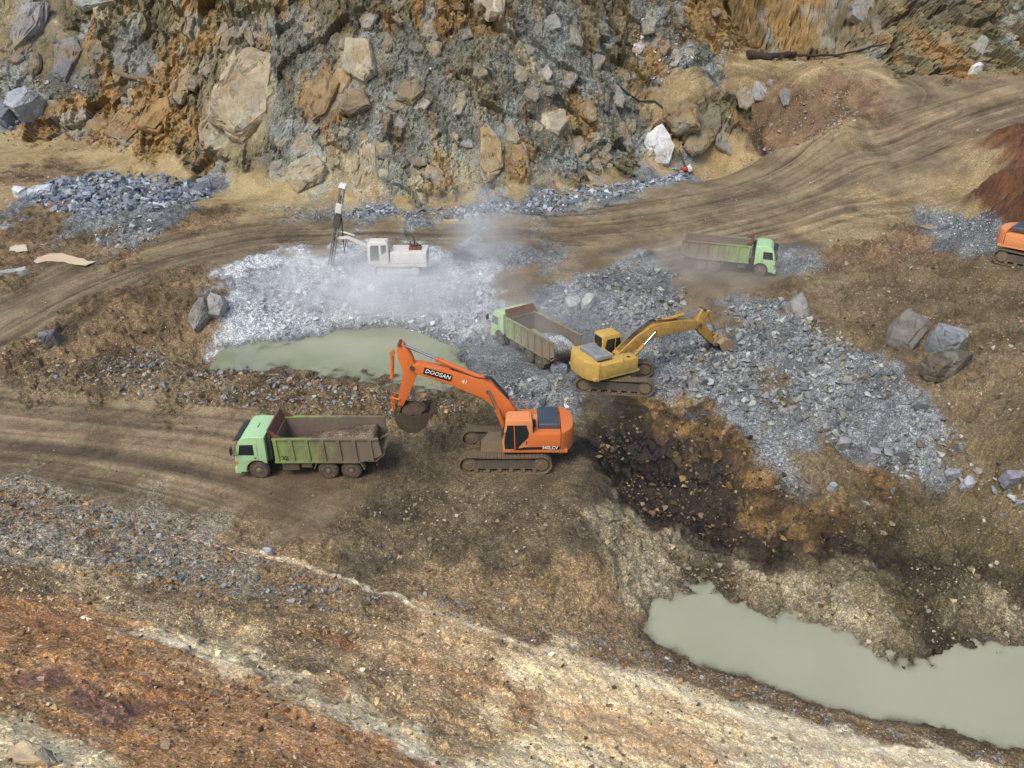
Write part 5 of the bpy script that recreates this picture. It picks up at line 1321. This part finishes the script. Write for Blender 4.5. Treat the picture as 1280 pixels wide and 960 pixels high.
# ------------------------------------------------------------------ boulders and rock faces of the wall
def wall_tone(p):
    j = int(np.clip(np.searchsorted(rows, p[1]), 0, len(rows) - 1)); i = int(np.clip((p[0] / half_w(p[1]) + 1) * .5 * (NC - 1), 0, NC - 1))
    return base[max(0, j * NC + i - 3):j * NC + i + 4].mean(0)
def slab(name, c, u, v, n, w, h, t, col, seed, parent=None, rough=1.0, local=0.0):
    """angular block: irregular outline w x h, thickness t towards n"""
    r_ = np.random.default_rng(seed)
    k = int(r_.integers(5, 8)); ang = np.sort(np.linspace(0, 2 * np.pi, k, endpoint=False) + r_.uniform(-.35, .35, k) + r_.uniform(0, 1))
    pts = []
    for a in ang:
        e = (abs(math.cos(a)) ** 2.6 + abs(math.sin(a)) ** 2.6) ** (-1 / 2.6) * r_.uniform(.85, 1.2)
        x_, y_ = math.cos(a) * e * .5 * w, math.sin(a) * e * .5 * h
        pts.append((x_, y_, -t * .6)); pts.append((x_, y_, t * r_.uniform(-.1, .35)))
        pts.append((x_ * r_.uniform(.78, .98), y_ * r_.uniform(.78, .98), t * r_.uniform(.5, 1.0)))
    for _ in range(7):
        a = r_.uniform(0, 6.28); e = r_.uniform(.2, .95)
        pts.append((math.cos(a) * e * .46 * w, math.sin(a) * e * .46 * h, t * r_.uniform(.7, 1.05)))
    bm = hull(pts)
    cuts = 7 if max(w, h) > 4.5 else 4 if max(w, h) > 2.5 else 2
    bmesh.ops.subdivide_edges(bm, edges=bm.edges[:], cuts=cuts, use_grid_fill=True)
    bmesh.ops.triangulate(bm, faces=bm.faces[:])
    P = np.array([q.co[:] for q in bm.verts]); bm.normal_update(); Nn = np.array([q.normal[:] for q in bm.verts])
    S = max(w, h)
    f1, rr, ed = facet(P[:, 0] / S * 2.6 + seed, P[:, 2] / S * 2.6, P[:, 1] / S * 2.6, seed)
    disp = (f1 * .06 + fbm2(P[:, 0] / S * 9 + seed, P[:, 1] / S * 9 + P[:, 2] / S * 6, 3, seed, .6) * .025 - .055 * np.exp(-(ed / .045) ** 2)) * S * .6 * rough
    P = P + Nn * disp[:, None]
    lc = np.array(lin(col)); lc = lc * .72 + .28 * lc.mean()
    if local: lc = lc * (1 - local) + local * wall_tone(c)
    cv = lc[None] * (1 + .35 * (rr[:, None] - .5) + .25 * fbm2(P[:, 0] / S * 5 + seed, P[:, 1] / S * 5, 4, seed + 9)[:, None])
    cv = np.where((fbm2(P[:, 0] / S * 3 - seed, P[:, 1] / S * 3, 4, seed + 19) > .25)[:, None], cv * .5 + .5 * np.array(lin('#86837a')), cv)
    if parent is not None: cv = np.where((fbm2(P[:, 0] / S * 2.2 + seed * 2, P[:, 1] / S * 2.2, 4, seed + 29) > .12)[:, None], cv * .55 + .45 * np.array(lin('#86704a')), cv)
    B = np.array([u, v, n])
    wv = P @ B + np.array(c)
    bm.verts.index_update()
    f = np.array([[q.index for q in g.verts] for g in bm.faces], np.int32); bm.free()
    cen = np.array(c)
    return mesh_np(name, wv - cen, f, M_STONE, parent, cols=np.clip(cv, 0.01, .9)), cen
PALE_R, OCH, GRY, DRK, OLV, BLU, WHT = '#978c70', '#82704c', '#85867e', '#63645e', '#797054', '#777d85', '#c9c9c2'
FACES = [
 (308,118,78,108,18,PALE_R),(275,165,46,64,8,'#8f8a72'),(300,160,50,40,30,'#9a9076'),(450,76,40,66,-8,PALE_R),(405,118,36,62,18,OCH),(428,98,24,40,10,'#a08a5c'),(380,182,26,34,12,'#a49c80'),(384,218,54,46,-20,PALE_R),
 (404,206,26,44,-28,'#aca186'),(358,166,24,52,14,GRY),(346,216,18,36,8,'#a29a82'),(454,212,34,66,4,'#a89d7c'),(478,216,16,58,4,'#a0987c'),(476,182,22,30,-14,'#a18c5a'),(442,132,42,32,-10,OCH),(515,112,34,38,6,OLV),(524,130,26,16,-6,'#a39c82'),
 (575,132,16,30,12,'#978a5e'),(617,142,10,26,-10,'#9a9274'),(568,170,13,13,0,'#b09d72'),(583,180,17,13,-4,'#8f979c'),(568,184,10,12,0,'#a3946e'),(614,192,32,62,-10,'#a38c58'),(598,204,16,48,-26,'#8f8c80'),(646,202,28,40,0,OCH),(545,226,30,44,-30,'#a49c84'),
 (522,196,22,18,0,OCH),(646,92,28,26,-20,'#8f8874'),(543,60,20,26,-14,'#938a68'),(690,152,40,30,-36,'#b3a484'),(672,158,16,18,0,'#b4a88a'),(712,94,24,30,10,'#8d8f8a'),(682,92,16,22,0,'#b0aa98'),(612,6,44,46,-12,'#b0ad98'),(745,76,22,22,10,GRY),
 (38,30,46,70,16,BLU),(25,62,24,44,18,'#6d747c'),(84,74,36,62,8,'#6f747a'),(118,4,58,30,0,'#8c9690'),(150,68,30,44,10,'#717775'),(182,86,30,44,20,'#7d827e'),(30,10,30,40,0,GRY),(268,58,28,70,20,GRY),(292,40,26,50,24,'#7a7a70'),(128,70,20,30,0,DRK),
 (800,52,16,22,10,WHT),(895,72,24,18,10,BLU),(862,62,18,14,0,GRY),(845,70,14,26,16,'#a7a8a2'),(932,118,20,24,6,'#a3a099'),(950,112,20,26,14,'#8e99a2'),(986,106,24,24,0,'#7d8490'),(965,100,16,12,0,GRY),(850,152,46,48,10,OLV),(884,150,34,56,-6,'#6f6a50'),
 (906,172,22,40,0,'#6c7072'),(868,184,34,26,0,'#807a62'),(1080,12,40,40,-30,'#7d8890'),
 (660,60,20,16,20,GRY),(500,20,26,24,0,'#7f7f74'),(460,24,22,30,14,GRY),(640,168,18,30,-16,'#8d8364'),(720,180,22,30,-20,'#9a9078'),(745,205,26,24,-10,'#908a74'),(780,170,16,36,-18,OLV),(770,120,18,30,-10,GRY),(690,30,26,18,6,'#83857f'),
 (200,150,40,50,26,'#97702f'),(160,160,36,46,30,'#8d6c34'),(230,100,26,70,28,'#937036'),(255,205,24,30,0,'#8b8064'),(330,200,24,26,0,'#7f7a66'),(500,150,18,20,0,'#8b8b83'),(430,160,16,20,0,'#969284'),(395,150,18,26,10,'#8d8a7c'),
 (520,60,18,14,10,DRK),(580,40,20,24,-10,DRK),(600,100,18,22,-6,'#6f6b58'),(665,120,20,20,0,'#8b8678'),(735,140,20,30,-14,OCH),(760,200,18,20,0,'#a09a86'),(810,30,20,26,6,'#87897f'),(70,140,30,24,10,'#77603a'),(120,150,34,26,-8,'#806636'),
]
WN = np.array([0, -.62, .78]); WN /= np.linalg.norm(WN)
wall = SETTING['rock_wall']
for i, (px, py, w_, h_, roll, col) in enumerate(FACES):
    p = on(px, py); dpt = depth_of(np.array(p)); m = dpt / FPX
    n_ = np.array([random.uniform(-.25, .25), -.72 + random.uniform(-.1, .1), .62]); n_ /= np.linalg.norm(n_)
    a = R(-roll); x0 = np.array([1.0, 0, 0]); x0 -= n_ * x0.dot(n_); x0 /= np.linalg.norm(x0); y0 = np.cross(n_, x0)
    u = x0 * math.cos(a) + y0 * math.sin(a); v = -x0 * math.sin(a) + y0 * math.cos(a)
    o, cen = slab('rock_face', np.array(p), u, v, n_, w_ * m * 1.05, h_ * m * 1.15, min(w_, h_) * m * (.20 if w_ > 30 else .15), col, 500 + i, wall, 1.0, .3 if w_ > 30 else .45)
    o.location = cen + n_ * min(w_, h_) * m * (.05 if w_ > 30 else -.05)
# smaller broken faces between them
MORE = [(random.uniform(330, 800), random.uniform(0, 240)) for _ in range(46)] + [(random.uniform(0, 330), random.uniform(0, 175)) for _ in range(22)] + [(random.uniform(800, 1280), random.uniform(0, 60)) for _ in range(16)]
PT = hit([a for a, _ in MORE], [b for _, b in MORE])
for i, p in enumerate(PT):
    p = surf(p[0], p[1])[0]
    if p[2] < 4.2 or p[1] > 117: continue
    m = depth_of(p) / FPX; w_, h_ = random.uniform(9, 24), random.uniform(12, 36)
    c_ = random.choice((GRY, DRK, OLV, '#7f7f74', '#8a8468', '#76776f', '#6d6a58', '#978c6c', BLU if i % 3 == 0 else OLV, OCH if i % 4 == 0 else DRK))
    n_ = np.array([random.uniform(-.4, .4), -.72, random.uniform(.4, .8)]); n_ /= np.linalg.norm(n_)
    a = R(random.uniform(-35, 25)); x0 = np.array([1.0, 0, 0]); x0 -= n_ * x0.dot(n_); x0 /= np.linalg.norm(x0); y0 = np.cross(n_, x0)
    o, cen = slab('rock_face', p, x0 * math.cos(a) + y0 * math.sin(a), -x0 * math.sin(a) + y0 * math.cos(a), n_, w_ * m, h_ * m, min(w_, h_) * m * .2, c_, 1500 + i, wall, 1.0, .7)
    o.location = cen - n_ * min(w_, h_) * m * .06

def boulder(px, py, w_, h_, col, label, roll=0, thick=.6, sink=.25, seed=0, tilt=(0, -.35, .94), group=None):
    p = on(px, py); m = depth_of(np.array(p)) / FPX
    n_ = np.array(tilt, float); n_ /= np.linalg.norm(n_)
    a = R(-roll); x0 = np.array([1.0, 0, 0]); x0 -= n_ * x0.dot(n_); x0 /= np.linalg.norm(x0); y0 = np.cross(n_, x0)
    u = x0 * math.cos(a) + y0 * math.sin(a); v = -x0 * math.sin(a) + y0 * math.cos(a)
    o, cen = slab('boulder', np.array(p), u, v, n_, w_ * m, h_ * m, min(w_, h_) * m * thick, col, 900 + seed, None, .8)
    o.location = (cen[0], cen[1], cen[2] + min(w_, h_) * m * thick * (.5 - sink))
    return tag(o, label, 'boulder', group)
boulder(1133, 420, 44, 92, '#6f695c', 'large flat grey-brown boulder leaning half buried on the right hillside', 38, .35, .3, 1)
boulder(1181, 440, 40, 44, '#757a7a', 'blocky grey boulder touching the lower end of the large flat boulder', 10, .7, .3, 2)
boulder(1180, 468, 60, 34, '#5c523f', 'low brown boulder just below the blocky grey one', -20, .5, .35, 3)
boulder(716, 384, 24, 22, '#9aa092', 'pale greenish block on the heap beyond the diagonal truck, left of a pair', 20, .7, .3, 4)
boulder(735, 382, 14, 22, '#a3a698', 'narrow pale greenish block, right of the pair beyond the diagonal truck', 30, .8, .3, 5)
boulder(823, 186, 32, 54, '#b9b9b4', 'tall white-splashed rock at the wall foot beside the hose', -4, .4, .4, 6, (0, -.85, .5))
boulder(1221, 88, 17, 11, '#cfcfc8', 'small white block standing alone by the road at upper right', 0, .9, .2, 7)
boulder(1091, 572, 14, 16, '#8f959a', 'pointed grey rock alone on the brown slope below the rubble', 30, .8, .2, 8)
boulder(1186, 600, 20, 16, '#8d9194', 'left grey block of the pair near the right end of the rubble', 0, .8, .2, 9)
boulder(1208, 614, 26, 14, '#979da2', 'right flat grey block of the pair near the right end of the rubble', -24, .7, .2, 10)
boulder(1264, 601, 28, 16, '#7f858b', 'dark grey block near the right edge above the muddy shore', -20, .8, .2, 11)
boulder(1052, 558, 18, 14, '#8a8c88', 'grey rock near the lower edge of the broad rubble slope', -20, .8, .25, 12)
boulder(700, 464, 20, 14, '#8b97a5', "bluish block behind the diagonal truck's rear wheels", 20, .9, .2, 13)
boulder(40, 948, 62, 34, '#c2a878', 'large tan boulder in the scree at the bottom left corner', 10, .5, .3, 14)
boulder(253, 396, 26, 46, '#7f7a6e', 'grey rock nose at the left end of the dusted bench', 6, .7, .3, 15, (0, -.8, .6))
boulder(272, 388, 22, 34, '#98968f', 'pale rock beside the grey nose at the left end of the bench', -8, .7, .3, 16, (0, -.8, .6))
boulder(36, 140, 34, 40, '#8b929b', 'light blue-grey boulder at the foot of the wall, far left', 14, .7, .3, 17, (0, -.6, .8))
boulder(8, 148, 24, 40, '#6b737d', 'dark blue-grey boulder cut off by the left edge', 0, .7, .3, 18, (0, -.6, .8))
boulder(28, 246, 22, 14, '#c3c8cc', 'white angular rock at the left tip of the large left heap', 10, .8, .2, 19)
boulder(52, 247, 32, 16, '#a9b4bd', 'pale blue slab second from the left tip of the large left heap', -14, .7, .2, 20)
boulder(256, 236, 20, 14, '#7b8796', 'blue boulder at the right end of the large left heap', 0, .9, .2, 21)
boulder(20, 345, 40, 12, '#9a9a8c', 'flat grey-green rock below the pale puddles at the left edge', -10, .6, .2, 22)
boulder(66, 431, 24, 22, '#6d6e6c', 'dark grey lump on the orange bank by the upper road', 0, .8, .35, 23)
boulder(997, 388, 26, 44, '#85827a', 'grey outcrop at the top of the broad rubble slope', 0, .6, .35, 24, (0, -.7, .7))
boulder(336, 692, 14, 9, '#a9adb0', 'light grey stone by the striped tape', 0, .9, .2, 25)
boulder(1040, 610, 12, 10, '#9a9da0', 'small grey rock midway down the brown slope', 0, .9, .2, 26)

# ------------------------------------------------------------------ logs, hose, tape, pump, puddles
def wood_mat(name, a, b_):
    m, nt, bs = new_mat(name); tc = nd(nt, 'ShaderNodeTexCoord'); mp = nd(nt, 'ShaderNodeMapping'); mp.inputs['Scale'].default_value = (1, 8, 8)
    n1 = nd(nt, 'ShaderNodeTexNoise'); n1.inputs['Scale'].default_value = 1.5; n1.inputs['Detail'].default_value = 6
    nt.links.new(tc.outputs['Object'], mp.inputs[0]); nt.links.new(mp.outputs[0], n1.inputs['Vector'])
    nt.links.new(mixc(nt, mth(nt, 'MULTIPLY_ADD', n1.outputs[0], 2.4, -.7, clamp=True), lin(a), lin(b_)), bs.inputs['Base Color']); bs.inputs['Roughness'].default_value = .9
    bp = nd(nt, 'ShaderNodeBump'); bp.inputs['Distance'].default_value = .1; nt.links.new(n1.outputs[0], bp.inputs['Height']); nt.links.new(bp.outputs[0], bs.inputs['Normal'])
    return m
M_LOG = wood_mat('grey_log', '#4f4233', '#8a745c'); M_LOGD = wood_mat('black_log', '#1d1814', '#4a3d30')
def log(img, r0, r1, mat, label, name='log', lift=.1, stubs=()):
    p = [on(a, b, lift) for a, b in img]; base = p[0].copy(); n = 14; pts = []
    for k in range(n):
        t = k / (n - 1) * (len(p) - 1); i = min(int(t), len(p) - 2); q = p[i].lerp(p[i + 1], t - i)
        pts.append(q - base + Vector((0, 0, .06 * math.sin(k * 1.9))))
    mb = MB(); mb.pipe(pts, [r0 + (r1 - r0) * k / (n - 1) + .02 * math.sin(k * 2.3) for k in range(n)], 10)
    for k, d in stubs: mb.tube(pts[k], pts[k] + Vector(d), r0 * .35, r0 * .2, 8)
    o = mb.build(name, mat, None, 0, True); o.location = base
    return tag(o, label, name)
log([(146, 95), (165, 97), (184, 103), (203, 109)], .38, .22, M_LOG, 'weathered grey log lying on a ledge of the wall at upper left', lift=.35, stubs=((3, (.2, -.3, .5)), (9, (.3, 0, .4))))
log([(934, 72), (962, 73), (992, 72)], .55, .42, M_LOGD, 'thick black log at the wall foot beside the ramp', lift=.4)
log([(996, 73), (1050, 71), (1102, 66)], .20, .10, M_LOGD, 'thin dark pole stretching right from the thick black log', 'pole', lift=.3)
hp = [on(a, b, .25) for a, b in ((756, 2), (759, 30), (760, 60), (764, 85), (772, 108), (784, 120), (800, 127), (818, 130), (832, 140), (842, 170), (850, 195), (857, 212))]
hpts = []
for i in range(len(hp) - 1):
    for k in range(4): hpts.append(hp[i].lerp(hp[i + 1], k / 4))
hpts.append(hp[-1]); b0 = hpts[-1].copy()
mb = MB(); mb.pipe([q - b0 for q in hpts], .11, 8); o = mb.build('hose', M['black'], None, 0, True); o.location = b0
tag(o, 'long black hose hanging down the wall and curving past the white rock', 'hose')
pr = empty('pump', on(857, 216, .05), R(20)); tag(pr, 'small red and white pump at the lower end of the black hose', 'pump')
q = MB(); q.box(-.75, .75, -.3, .3, 0, .10); q.build('skid', M['steel'], pr, .02)
q = MB(); q.tube((-.6, 0, .38), (.15, 0, .38), .26, n=16); q.build('motor', M['red'], pr, .02)
q = MB(); q.lathe([(.05, -.18), (.32, -.14), (.34, 0), (.32, .14), (.05, .18)], (.45, 0, .40)); q.tube((.45, 0, .6), (.45, 0, .9), .09); q.build('casing', M['decal_white'], pr, .0)
tp = [on(a, b, .06) for a, b in ((214, 671), (240, 676), (262, 681), (285, 687), (310, 693), (332, 698), (356, 706))]
mt, nt, b = new_mat('striped_tape'); tc = nd(nt, 'ShaderNodeTexCoord'); wv = nd(nt, 'ShaderNodeTexWave'); wv.inputs['Scale'].default_value = .55
nt.links.new(tc.outputs['Object'], wv.inputs['Vector']); nt.links.new(mixc(nt, mth(nt, 'GREATER_THAN', wv.outputs['Fac'], .5), lin('#cfc4b8'), lin('#a8604c')), b.inputs['Base Color'])
vs, fs = [], []
for i, p in enumerate(tp):
    d = (tp[min(i + 1, len(tp) - 1)] - tp[max(i - 1, 0)]).normalized(); s_ = Vector((-d.y, d.x, .25)) * .016
    vs += [p - s_ - tp[0], p + s_ - tp[0], p + s_ - tp[0] + Vector((0, 0, -.004)), p - s_ - tp[0] + Vector((0, 0, -.004))]
    if i:
        k = 4 * i
        for e in range(4): fs.append((k - 4 + e, k - 4 + (e + 1) % 4, k + (e + 1) % 4, k + e))
o = mesh_np('barrier_tape', np.array([q[:] for q in vs]), np.array(fs), mt); o.location = tp[0]
tag(o, 'thin red and white tape lying on the gravel above the upper white seam', 'tape')
def puddle(img):
    p = [on(a, b) for a, b in img]; zz = sum(q.z for q in p) / len(p) + .06
    bm = bmesh.new(); bm.faces.new([bm.verts.new((q.x, q.y, zz)) for q in p]); bmesh.ops.triangulate(bm, faces=bm.faces[:])
    bmesh.ops.subdivide_edges(bm, edges=bm.edges[:], cuts=2)
    for v in bm.verts:
        if v.is_boundary: v.co.x += random.uniform(-.12, .12); v.co.y += random.uniform(-.2, .2)
    bmesh.ops.recalc_face_normals(bm, faces=bm.faces[:])
    me = bpy.data.meshes.new('puddle'); bm.to_mesh(me); bm.free()
    if me.polygons[0].normal.z < 0: me.flip_normals()
    me.materials.append(W3); o = bpy.data.objects.new('puddle', me); COL.objects.link(o); return tag(o, kind='structure')
puddle([(42,332),(48,322),(62,317),(78,315),(95,322),(118,328),(108,334),(88,331),(66,327)])
puddle([(12,313),(20,304),(32,306),(35,315),(20,319)])

# ------------------------------------------------------------------ dust in the air
def dust(px, py, z, w, d, h, dens, col, label, seed, lean=0.0):
    m = bpy.data.materials.new('dust_%d' % seed); m.use_nodes = True; nt = m.node_tree; nt.nodes.clear()
    out = nd(nt, 'ShaderNodeOutputMaterial'); pv = nd(nt, 'ShaderNodeVolumePrincipled'); tc = nd(nt, 'ShaderNodeTexCoord')
    pv.inputs['Color'].default_value = (*col, 1); pv.inputs['Anisotropy'].default_value = .15
    ln = nd(nt, 'ShaderNodeVectorMath', operation='LENGTH'); nt.links.new(tc.outputs['Object'], ln.inputs[0])
    f = mth(nt, 'SUBTRACT', 1.0, ln.outputs['Value'], clamp=True); f = mth(nt, 'POWER', f, 1.3)
    mp = nd(nt, 'ShaderNodeMapping'); mp.inputs['Scale'].default_value = (w * .22, d * .22, h * .35); mp.inputs['Location'].default_value = (seed * 3.1, seed, 0)
    nt.links.new(tc.outputs['Object'], mp.inputs[0])
    n1 = nd(nt, 'ShaderNodeTexNoise'); n1.inputs['Scale'].default_value = 1.6; n1.inputs['Detail'].default_value = 4; n1.inputs['Roughness'].default_value = .6; nt.links.new(mp.outputs[0], n1.inputs['Vector'])
    k = mth(nt, 'MULTIPLY_ADD', n1.outputs[0], 3.2, -1.05, clamp=True)
    nt.links.new(mth(nt, 'MULTIPLY', mth(nt, 'MULTIPLY', f, k), dens), pv.inputs['Density'])
    nt.links.new(pv.outputs[0], out.inputs['Volume'])
    bm = bmesh.new(); bmesh.ops.create_icosphere(bm, subdivisions=3, radius=1.0)
    me = bpy.data.meshes.new('dust_cloud'); bm.to_mesh(me); bm.free(); me.materials.append(m)
    o = bpy.data.objects.new('dust_cloud', me); COL.objects.link(o)
    p = one(px, py); o.location = (p[0], p[1], z); o.scale = (w, d, h); o.rotation_euler = (0, lean, 0)
    return tag(o, label, 'dust', kind='stuff')
dust(445, 364, 1.9, 9.5, 6.5, 2.7, .85, (.99, .99, .99), 'white drilling dust drifting low over the bench in front of the drill rig', 1)
dust(540, 372, 1.5, 9.0, 7.5, 2.6, .55, (.985, .985, .985), 'thinner white dust spreading right of the drilling dust', 2)
dust(606, 330, 3.8, 4.6, 3.8, 6.0, .34, (.98, .975, .96), 'pale dust plume standing between the drill rig and the diagonal truck', 3, R(10))
dust(880, 350, 2.6, 9.0, 6.0, 2.8, .26, (.92, .88, .80), 'thin brown dust around the upper truck', 4)
dust(690, 425, 1.5, 9.0, 7.0, 2.8, .20, (.97, .97, .97), 'thin grey dust over the rubble near the yellow excavator', 5)
